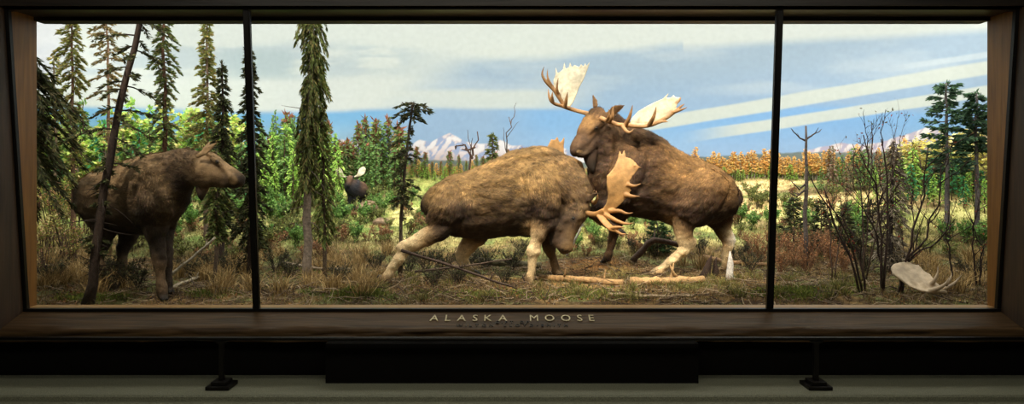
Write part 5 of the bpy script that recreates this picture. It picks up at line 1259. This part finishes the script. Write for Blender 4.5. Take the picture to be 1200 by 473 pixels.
# grass clumps one by one
def tuft(seed, n, L, cols, spread=.06):
    rng = np.random.RandomState(seed); m = MB()
    b = np.concatenate([rng.normal(size=(n, 2)) * spread, np.zeros((n, 1))], 1); d = updir(rng, n, .28); d[:, :2] += b[:, :2] * 2; d /= np.linalg.norm(d, axis=1)[:, None]
    c = np.array(cols)[rng.randint(0, len(cols), n)] * rng.uniform(.7, 1.2, (n, 1))
    m.grass(b - [0, 0, .02], d, L * rng.uniform(.5, 1.1, n), .011, np.concatenate([d[:, :2] * 1.2, -.5 * np.ones((n, 1))], 1), c, rng)
    me = m.mesh('grass_clump'); me.materials.append(M_GRASS); return me
STRAW = [S(170, 142, 92), S(146, 118, 74), S(188, 160, 110), S(120, 96, 60)]
OLV = [S(116, 112, 58), S(98, 102, 52), S(140, 126, 72), S(84, 82, 46)]
TU = {'straw': [tuft(410 + i, 90, .34, STRAW) for i in range(3)], 'olive': [tuft(420 + i, 90, .26, OLV) for i in range(3)]}
Rg = random.Random(5)
def clump(px, py, kind, label, group, s=1.0):
    g = gat(px, py); o = bpy.data.objects.new('grass_clump', Rg.choice(TU[kind])); COL.objects.link(o)
    o.location = tuple(g); o.rotation_euler = (0, 0, Rg.uniform(0, 6.28)); k = s * Rg.uniform(.8, 1.25); o.scale = (k, k, k * Rg.uniform(.85, 1.1))
    tag(o, label, 'grass', group)
for i in range(26): clump(Rg.uniform(205, 300), Rg.uniform(310, 345), 'straw', 'straw coloured grass clump below the cow moose head', 'straw grass below the cow')
for i in range(24): clump(Rg.uniform(305, 470), Rg.uniform(298, 345), 'straw', 'straw coloured grass clump around the column spruce foot', 'straw grass around the column spruce')
for i in range(20): clump(Rg.uniform(44, 150), Rg.uniform(310, 350), 'straw', 'straw coloured grass clump left of the cow moose forelegs', 'straw grass at far left')
for i in range(22): clump(Rg.uniform(1075, 1156), Rg.uniform(305, 345), 'straw', 'straw coloured grass clump around the shed antler', 'straw grass around the shed antler')
for i in range(40): clump(Rg.uniform(440, 900), Rg.uniform(322, 354), 'olive', 'olive grass clump by the fallen logs', 'olive grass by the logs', .7)
for i in range(14): clump(Rg.uniform(905, 1010), Rg.uniform(318, 350), 'olive', 'olive grass clump below the reddish brush', 'olive grass below the brush', .7)
clump(92, 330, 'straw', 'tall pale grass clump in the left corner of the ground', None, 1.6)
for x, y in ((800, 312), (822, 314), (876, 312)): clump(x, y, 'straw', 'pale grass clump beside the hind hooves of the dark bull', 'pale grass by the hind hooves', 1.0)

# bushes: leafy low shrubs, brush and young plants
def bushmesh(seed, h, w, stems, lv, bark, leaf, nleaf, leafL, r=.008, kids=4):
    rng = np.random.RandomState(seed); st = []
    for i in range(stems):
        a = rng.uniform(0, 6.28); q = rng.uniform(.3, 1) * w; st.append([(rng.normal() * .04, rng.normal() * .04, -.02), (math.cos(a) * q * .5, math.sin(a) * q * .5, h * .55), (math.cos(a) * q, math.sin(a) * q, h * rng.uniform(.7, 1.1))])
    return bare_shrub(seed, st, lv, r, bark, kids, leaf, nleaf, leafL)
def bush_at(name, label, px, py, seed, args, group=None, Yf=None):
    g = gat(px, py) if Yf is None else gnd(px, Yf)
    T, Fo = bushmesh(seed, *args); return put_shrub(name, label, 'shrub', g, T, Fo, group)
def copies(src, spots, label, group):
    for px, py, s in spots:
        g = gat(px, py); c = src.copy(); COL.objects.link(c); c.location = tuple(g); c.scale = (s, s, s); c.rotation_euler = (0, 0, Rg.uniform(0, 6.28)); c['label'] = label; c['group'] = group
        for ch in list(src.children):
            d = ch.copy(); COL.objects.link(d); d.parent = c
AUT = [S(176, 158, 84), S(196, 140, 110), S(150, 150, 70), S(120, 130, 58), S(186, 170, 110)]
RED = [S(176, 118, 76), S(150, 104, 70), S(190, 140, 92), S(136, 112, 76)]
GRN = [S(108, 148, 72), S(128, 166, 82), S(84, 120, 64), S(150, 178, 96)]
DGR = [S(58, 64, 38), S(72, 76, 44), S(46, 50, 32), S(90, 84, 54)]
s0 = bush_at('brush_shrub', 'tall twiggy shrub with yellow and pink leaves at far left', 72, 300, 501, (1.1, .32, 9, 2, S(84, 66, 54), AUT, 700, .055), 'autumn shrubs at far left')
copies(s0, [(58, 290, 1.0), (90, 286, 1.1), (50, 318, .8), (84, 318, .7), (104, 276, 1.0), (128, 270, .9), (160, 282, .8)], 'tall twiggy shrub with yellow and pink leaves at far left', 'autumn shrubs at far left')
s1 = bush_at('brush_shrub', 'reddish brown dry brush right of the second black bar', 930, 312, 502, (.5, .34, 16, 2, S(134, 98, 72), RED, 520, .035, .006, 6), 'reddish brush')
copies(s1, [(908, 306, 1.0), (952, 308, 1.0), (975, 314, .9), (892, 308, .9), (915, 322, .8), (945, 322, .8), (990, 320, .7), (965, 300, .9), (880, 300, .8)], 'reddish brown dry brush right of the second black bar', 'reddish brush')
s2 = bush_at('green_bush', 'low leafy green bush between the first bar and the column spruce', 318, 268, 503, (.55, .35, 9, 2, S(88, 84, 60), GRN, 1100, .065), 'green bushes by the column spruce')
copies(s2, [(308, 290, .8), (335, 262, .9), (402, 268, .9), (346, 290, .7), (312, 246, .8), (395, 250, .8)], 'low leafy green bush between the first bar and the column spruce', 'green bushes by the column spruce')
copies(s2, [(430, 262, .7), (448, 252, .7), (435, 244, .5), (500, 262, .6), (492, 290, .5), (462, 246, .6), (482, 236, .5), (418, 284, .6)], 'low leafy green bush left of the stretched hind leg', 'green bushes left of the charging bull')
copies(s2, [(698, 284, .6), (690, 270, .6), (740, 268, .7), (760, 262, .6), (675, 292, .5), (664, 280, .6)], 'low leafy green bush between the two fighting bulls', 'green bushes between the bulls')
copies(s2, [(866, 262, .7), (880, 270, .6), (852, 256, .7), (905, 268, .7), (925, 258, .7), (948, 270, .7), (990, 262, .7), (1010, 275, .7)], 'low leafy green bush behind the second black bar', 'green bushes at the meadow edge')
copies(s2, [(1112, 284, .7), (1132, 286, .7), (1148, 292, .8)], 'low leafy green bush behind the shed antler', 'green bushes behind the shed antler')
copies(s2, [(130, 250, .9), (210, 262, .9), (228, 270, .8), (262, 280, .8), (280, 262, .9), (200, 285, .7), (243, 250, .8)], 'low leafy green bush behind the cow moose', 'green bushes behind the cow')
def spread_copies(src, n, x0, x1, y0, y1, s0, s1, label, group):
    copies(src, [(x0 + (x1 - x0) * (i + Rg.uniform(0, 1)) / n, Rg.uniform(y0, y1), Rg.uniform(s0, s1)) for i in range(n)], label, group)
OLB = [S(132, 138, 74), S(112, 122, 66), S(152, 150, 84), S(100, 104, 60)]
s4 = bush_at('olive_bush', 'small olive bush in the meadow between far bull and charging bull', 440, 238, 505, (.34, .3, 9, 2, S(96, 84, 64), OLB, 520, .05), 'olive bushes left of the charging bull')
spread_copies(s4, 22, 395, 505, 222, 290, .5, 1.0, 'small olive bush in the meadow between far bull and charging bull', 'olive bushes left of the charging bull')
spread_copies(s4, 16, 300, 395, 240, 300, .7, 1.2, 'small olive bush between the first bar and the far bull', 'olive bushes by the column spruce')
spread_copies(s4, 16, 664, 780, 240, 300, .5, .9, 'small olive bush seen between the legs of the fighting bulls', 'olive bushes between the bulls')
spread_copies(s4, 22, 862, 1010, 232, 300, .5, 1.0, 'small olive bush at the meadow edge around the second bar', 'olive bushes around the second bar')
spread_copies(s4, 9, 1020, 1156, 265, 305, .6, .9, 'small olive bush around the bare shrubs at right', 'olive bushes at right')
spread_copies(s4, 14, 120, 295, 255, 310, .7, 1.2, 'small olive bush behind the cow moose legs', 'olive bushes behind the cow')
s5 = bush_at('red_bush', 'small russet bush between the legs of the fighting bulls', 700, 268, 506, (.3, .3, 9, 2, S(110, 84, 64), [S(170, 118, 84), S(150, 100, 72), S(176, 140, 96), S(128, 104, 72)], 420, .045), 'russet bushes between the bulls')
spread_copies(s5, 10, 664, 790, 250, 302, .5, .9, 'small russet bush between the legs of the fighting bulls', 'russet bushes between the bulls')
spread_copies(s5, 12, 395, 520, 238, 296, .5, .9, 'small russet bush in the meadow left of the charging bull', 'russet bushes left of the charging bull')
spread_copies(s5, 10, 850, 1000, 225, 290, .5, .9, 'small russet bush at the meadow edge around the second bar', 'russet bushes around the second bar')
spread_copies(s5, 8, 205, 300, 270, 312, .6, 1.0, 'small russet bush below the cow moose head', 'russet bushes below the cow head')
spread_copies(s5, 8, 302, 400, 270, 305, .6, 1.0, 'small russet bush around the column spruce', 'russet bushes around the column spruce')
# meadow stones: brown grey rocks beside the far bull
def rock(px, py, w, h, seed, label):
    g = gat(px, py); rng = np.random.RandomState(seed); k = g[1] / F; nlat, nlon = 10, 16; V = []
    for i in range(nlat + 1):
        for j in range(nlon):
            a, t = math.pi * i / nlat, 2 * math.pi * j / nlon
            d = np.array([math.sin(a) * math.cos(t), math.sin(a) * math.sin(t), math.cos(a)])
            r = 1 + .5 * (float(fbm(d[0] * 1.6 + seed, d[1] * 1.6 + d[2] * 2.1, seed, 3)) - .5)
            V.append(g + d * r * np.array([w * k, w * k * .7, h * k]) + [0, 0, h * k * .2])
    q = [(i * nlon + j, i * nlon + (j + 1) % nlon, (i + 1) * nlon + (j + 1) % nlon, (i + 1) * nlon + j) for i in range(nlat) for j in range(nlon)]
    m = MB(); m.add(V, q, None, S(140, 116, 92)); tag(m.build('rock', M_GRND, None, True, tuple(g)), label, 'rock')
rock(434, 246, 17, 9, 3, 'broad brown rock below the hooves of the far bull')
rock(462, 233, 10, 5, 4, 'small brown rock beside the spindly spruce trunk')
rock(449, 262, 12, 6, 6, 'flat brown rock nearest the stretched hind leg of the charging bull')
s3 = bush_at('dark_undershrub', 'low dark wiry undershrub below the charging bull', 500, 318, 504, (.34, .36, 16, 2, S(62, 52, 42), DGR, 460, .035, .006, 6), 'dark undershrubs')
copies(s3, [(480, 322, .9), (520, 322, 1.0), (545, 318, .9), (570, 316, 1.0), (535, 335, .8), (600, 318, .9), (590, 334, .7), (508, 338, .8), (484, 300, .9), (610, 300, .8)], 'low dark wiry undershrub below the charging bull', 'dark undershrubs')
copies(s3, [(135, 340, 1.0), (150, 332, 1.0), (162, 340, .8), (118, 330, .9), (222, 325, .8), (250, 318, .9), (275, 325, .9), (60, 335, .9)], 'low dark wiry undershrub at the feet of the cow moose', 'dark undershrubs by the cow')
copies(s3, [(765, 300, 1.0), (782, 296, .9), (742, 296, .7), (820, 300, .9), (880, 318, .8), (862, 306, .9)], 'low dark wiry undershrub below the dark bull', 'dark undershrubs by the dark bull')
copies(s3, [(950, 300, 1.0), (970, 296, 1.0), (1015, 318, .9), (1050, 318, .8), (1140, 330, .9), (1000, 300, 1.1), (340, 325, .8), (322, 318, .9), (400, 330, .7), (440, 318, .8)], 'low dark wiry undershrub by bare stems or the column spruce', 'dark undershrubs elsewhere')

# young spruces near the second bar and behind the dark bull
def young(seed, px, pyb, pyt, hw, label, cols=DGR):
    g = gat(px, pyb); h = EYE + (HOR - pyt) * g[1] / F - g[2]; w = hw * g[1] / F
    T, Fo = spruce(seed, [(0, 0, 0), (.01, 0, h / 2), (0, 0, h)], .02, lambda t: w * (1.1 - t), 34, lambda t: .25, lambda t: .1, .12, 26, cols, S(88, 72, 58), .28, .08, .0, .3, .008, 6)
    put_tree('young_spruce', label, 'tree', g, T, Fo)
young(601, 930, 292, 232, 18, 'dark young spruce just right of the second black bar')
young(602, 962, 290, 236, 16, 'dark young spruce behind the reddish brush')
young(603, 770, 300, 252, 20, 'dark young spruce below the belly of the dark bull', [S(52, 74, 40), S(68, 92, 48), S(40, 56, 34)])
young(604, 990, 300, 240, 16, 'dark young spruce left of the tall bare stems')
young(605, 1022, 296, 236, 14, 'dark young spruce among the tall bare stems')

# -- logs, sticks, roots, stump
def log(name, label, path, r0, r1, col, Y=None, knots=2, cat='log', lift=0.0, sides=10):
    pts = []
    for x, y in path:
        g = gat(x, y) if Y is None else P(x, y, Y); pts.append(g + [0, 0, lift if Y is None else 0])
    pts = np.array(pts); n = 14; t = np.linspace(0, 1, n); q = np.stack([np.interp(t, np.linspace(0, 1, len(pts)), pts[:, k]) for k in range(3)], 1)
    rng = np.random.RandomState(len(label)); q[1:-1] += rng.normal(size=(n - 2, 3)) * r0 * .15
    T = MB(); T.tube(q, np.linspace(r0, r1, n) * rng.uniform(.85, 1.15, n), sides, np.asarray(col)[None] * rng.uniform(.8, 1.2, (n, 1)))
    o = T.build(name, M_BARK, None, True, tuple(q[n // 2])); tag(o, label, cat)
    for _ in range(knots):
        i = rng.randint(3, n - 3); d = rng.normal(size=3); d[2] = abs(d[2]) + .3; d /= np.linalg.norm(d)
        B = MB(); B.tube([q[i], q[i] + d * r0 * 2, q[i] + d * r0 * 3.2 + [0, 0, r0]], [r0 * .4, r0 * .3, r0 * .12], 6, np.asarray(col) * .85); B.build('branch_stub', M_BARK, o)
    return o
log('fallen_log', 'long pale weathered log lying between the hooves of the bulls', [(632, 329), (680, 331), (730, 335)], .05, .06, S(158, 124, 84), lift=.05)
log('fallen_log', 'stout pale log in front of the stretched hind hoof of the dark bull', [(738, 334), (780, 334), (824, 331)], .075, .055, S(166, 132, 90), lift=.06)
log('dead_branch', 'thin grey stick lying closest to the glass below the logs', [(713, 347), (760, 350), (812, 350)], .026, .02, S(140, 122, 98), lift=.03, cat='stick')
log('dead_branch', 'long dark fallen branch in front of the charging bull hind legs', [(470, 293), (510, 305), (560, 322), (606, 338)], .024, .012, S(66, 52, 44), 9.6, 8, 'stick')
log('dead_branch', 'dark crooked stick crossing the ground under the charging bull', [(486, 318), (540, 312), (600, 303)], .016, .01, S(70, 56, 46), 10.2, 6, 'stick')
log('fallen_log', 'dark bent root rising behind the raised bull', [(742, 306), (757, 287), (766, 280), (800, 288)], .06, .05, S(84, 66, 54), 12.1, 1)
log('fallen_log', 'brown log lying behind the white stub and dark stump', [(824, 304), (850, 310), (900, 313)], .045, .035, S(128, 98, 68), None, 1, 'log', .05)
log('dead_branch', 'pale bleached stick slanting up behind the cow moose forelegs', [(200, 322), (225, 302), (252, 278)], .026, .018, S(164, 152, 130), 10.6, 2, 'stick')
log('dead_branch', 'pale bleached stick lying right of the cow moose front hoof', [(196, 342), (215, 334), (246, 322)], .03, .02, S(150, 136, 112), None, 2, 'stick', .04)
log('dead_branch', 'grey stick lying across the ground behind the column spruce', [(330, 310), (370, 317), (412, 318)], .03, .022, S(128, 112, 92), None, 2, 'stick', .04)
log('dead_branch', 'pale thin stick ending at the stretched hind hoof', [(398, 333), (425, 332), (450, 333)], .02, .012, S(150, 128, 98), None, 1, 'stick', .03)
log('dead_branch', 'bleached slanting stick leaning between the fighting bulls', [(664, 300), (676, 276), (690, 248)], .022, .014, S(178, 172, 160), 12.6, 2, 'stick')
log('fallen_log', 'mossy dark log lying behind the charging bull forelegs', [(545, 308), (590, 311), (634, 314)], .07, .06, S(82, 74, 50), None, 2, 'log', .05)
# jagged dark stump and the white stub beside it
def spikes(name, label, base, parts, mat=M_BARK):
    m = MB()
    for p, r, c in parts: m.tube(p, r, 9, c)
    return tag(m.build(name, mat, None, True, tuple(base)), label, 'stump')
g = gat(832, 326); Y = g[1]
def q(x, y, d=0): return P(x, y, Y + d)
K = S(48, 34, 26)
spikes('broken_stump', 'dark jagged stump beside the white broken stub', g, [([q(820, 332), q(828, 318), q(831, 306), q(834, 299)], [.09, .07, .04, .008], K), ([q(836, 330, .08), q(839, 316, .08), q(838, 307, .08), q(840, 301, .08)], [.08, .05, .03, .006], K), ([q(800, 344, -.2), q(815, 334, -.1), q(826, 324)], [.018, .03, .05], K)])
g = gat(856, 328); Y = g[1]
spikes('broken_stump', 'white broken stub standing right of the dark jagged stump', g, [([q(857, 332), q(855, 320), q(856, 308), q(855.5, 294)], [.11, .055, .05, .008], S(190, 182, 172)), ([q(846, 332), q(857, 328), q(872, 330)], [.03, .05, .02], S(160, 148, 132))])
# shed antler lying on the ground at right
def shed():
    Y = 9.35
    def p(x, y, dy=0.0): return P(x, y, Y + dy)
    W = S(192, 172, 144); W2 = S(140, 120, 94)
    gg = gnd(1085, Y)
    t = thing('shed_antler', 'large white shed moose antler lying on the ground behind bare stems', 'antler', tuple(gg))
    A = Beast()
    out = [(1044, 313), (1047, 309.5), (1054, 308), (1062, 306.5), (1070, 310), (1076, 311), (1083, 318), (1090, 322), (1096, 331), (1104, 337), (1100, 342), (1090, 343), (1078, 341), (1066, 336), (1056, 328), (1046, 321)]
    A.plate([p(x, y, -.18 + .011 * (343 - y)) for x, y in out], (-.1, -.75, .65), .02, W)
    A.chain([(p(1090, 341, -.16), .03, .035, W, W2), (p(1100, 341, -.14), .034, .036, W2, W2), (p(1107, 343, -.1), .04, .04, W2, W2)], ref=(-.1, -.75, .65), sides=14)
    for x0, y0, x1, y1 in ((1050, 311, 1072, 334), (1060, 309, 1084, 337), (1072, 314, 1092, 338)):          # low ribs across the palm
        A.chain([(p(x0, y0, -.19 + .011 * (343 - y0)), .014, .012, W, W), (p((x0 + x1) / 2 + 1, (y0 + y1) / 2, -.19 + .011 * (343 - (y0 + y1) / 2)), .018, .014, W, W), (p(x1, y1, -.19 + .011 * (343 - y1)), .012, .012, W2, W2)], ref=(0, -1, 0), sides=8)
    def tine(pts, r): A.chain([(a, r * (1 - .85 * i / (len(pts) - 1)), r * (1 - .85 * i / (len(pts) - 1)), W, W2) for i, a in enumerate(pts)], ref=(0, 1, 0), sides=10)
    tine([p(1089, 341, -.16), p(1101, 337, -.22), p(1109, 331, -.25), p(1112, 324, -.25)], .04)
    tine([p(1090, 334, -.08), p(1096, 327, -.12), p(1099, 319, -.12), p(1099, 309, -.1)], .036)
    tine([p(1100, 340, -.02), p(1113, 335, .04), p(1121, 329, .06), p(1128, 320, .06)], .036)
    tine([p(1108, 334, -.15), p(1114, 326, -.14), p(1115, 317, -.12)], .028)
    me = A.skin(.012, 4); link('palm', me, M_ANT, t)
shed()
# ------------------------------------------------------------------ lamps and camera
def area(name, loc_, aim, sx, sy, W, col=(1, 1, 1), spread=180):
    l = bpy.data.lights.new(name, 'AREA'); l.shape = 'RECTANGLE'; l.size = sx; l.size_y = sy; l.energy = W; l.color = col; l.spread = math.radians(spread)
    o = bpy.data.objects.new(name, l); COL.objects.link(o); o.location = loc_
    o.rotation_euler = (Vector(aim) - Vector(loc_)).to_track_quat('-Z', 'Y').to_euler(); return o
def spot(name, loc_, aim, W, ang, blend, col, r=0.15):
    l = bpy.data.lights.new(name, 'SPOT'); l.energy = W; l.spot_size = math.radians(ang); l.spot_blend = blend; l.color = col; l.shadow_soft_size = r
    o = bpy.data.objects.new(name, l); COL.objects.link(o); o.location = loc_
    o.rotation_euler = (Vector(aim) - Vector(loc_)).to_track_quat('-Z', 'Y').to_euler(); return o
area('mural_lamps', (0, 12.6, 6.6), (0, 17.6, 2.2), 23, 0.8, 640, (.97, 1, 1))
area('mural_lamps_low', (0, 9.0, 6.3), (0, 17.4, 2.6), 20, 0.6, 700, (.97, 1, 1))
area('bank_fill', (0, 14.3, 6.7), (0, 14.7, 0), 23, 0.5, 520, (1, .99, .95), 95)  # fill added over the bank to brighten meadow and small trees
area('top_lamps', (1.2, 9.6, 6.6), (1.2, 10.6, 0), 12, 1.4, 150, (1, .95, .86))
spot('bull_spot', (-1.2, 7.2, 6.0), (.6, 11.0, .7), 3000, 50, .8, (1, .9, .72))
spot('bull_spot', (3.4, 7.4, 6.0), (2.2, 11.4, .6), 2200, 46, .8, (1, .9, .72))
spot('cow_spot', (-5.6, 7.0, 5.6), (-4.6, 9.4, 1.2), 1050, 46, .9, (1, .92, .78))
spot('right_spot', (5.6, 7.3, 5.8), (5.4, 9.6, .2), 160, 60, .8, (1, .92, .78))
area('hall_fill', (0, 3.0, 4.4), (0, 4.6, -.1), 9, 1.2, 120, (1, .97, .82))  # added fill above the hall, lifts the terrazzo ledge and sill
area('hall_fill', (0, -2.5, 4.2), (0, 6.0, .2), 7, 1.0, 40, (1, .95, .85))  # second added fill, behind the visitor, for the carved sill face
w = bpy.data.worlds.new('World'); SC.world = w; w.use_nodes = True
w.node_tree.nodes['Background'].inputs[0].default_value = (0, 0, 0, 1)
cam = bpy.data.cameras.new('Camera'); co_ = bpy.data.objects.new('Camera', cam); COL.objects.link(co_)
cam.sensor_fit = 'HORIZONTAL'; cam.sensor_width = 36; cam.lens = F / 1200 * 36; cam.shift_y = -(236.5 - HOR) / 1200.0
cam.clip_start = 0.05; cam.clip_end = 100
co_.location = (0, 0, EYE); co_.rotation_euler = (math.pi / 2, 0, 0); SC.camera = co_
SC.view_settings.view_transform = 'Standard'; SC.view_settings.look = 'None'; SC.view_settings.gamma = 1; SC.view_settings.exposure = 0
SC.view_settings.use_curve_mapping = False
SC.cycles.use_denoising = True; SC.cycles.max_bounces = 6; SC.cycles.diffuse_bounces = 3; SC.cycles.glossy_bounces = 2; SC.cycles.transparent_max_bounces = 8
SC.cycles.sample_clamp_indirect = 4.0
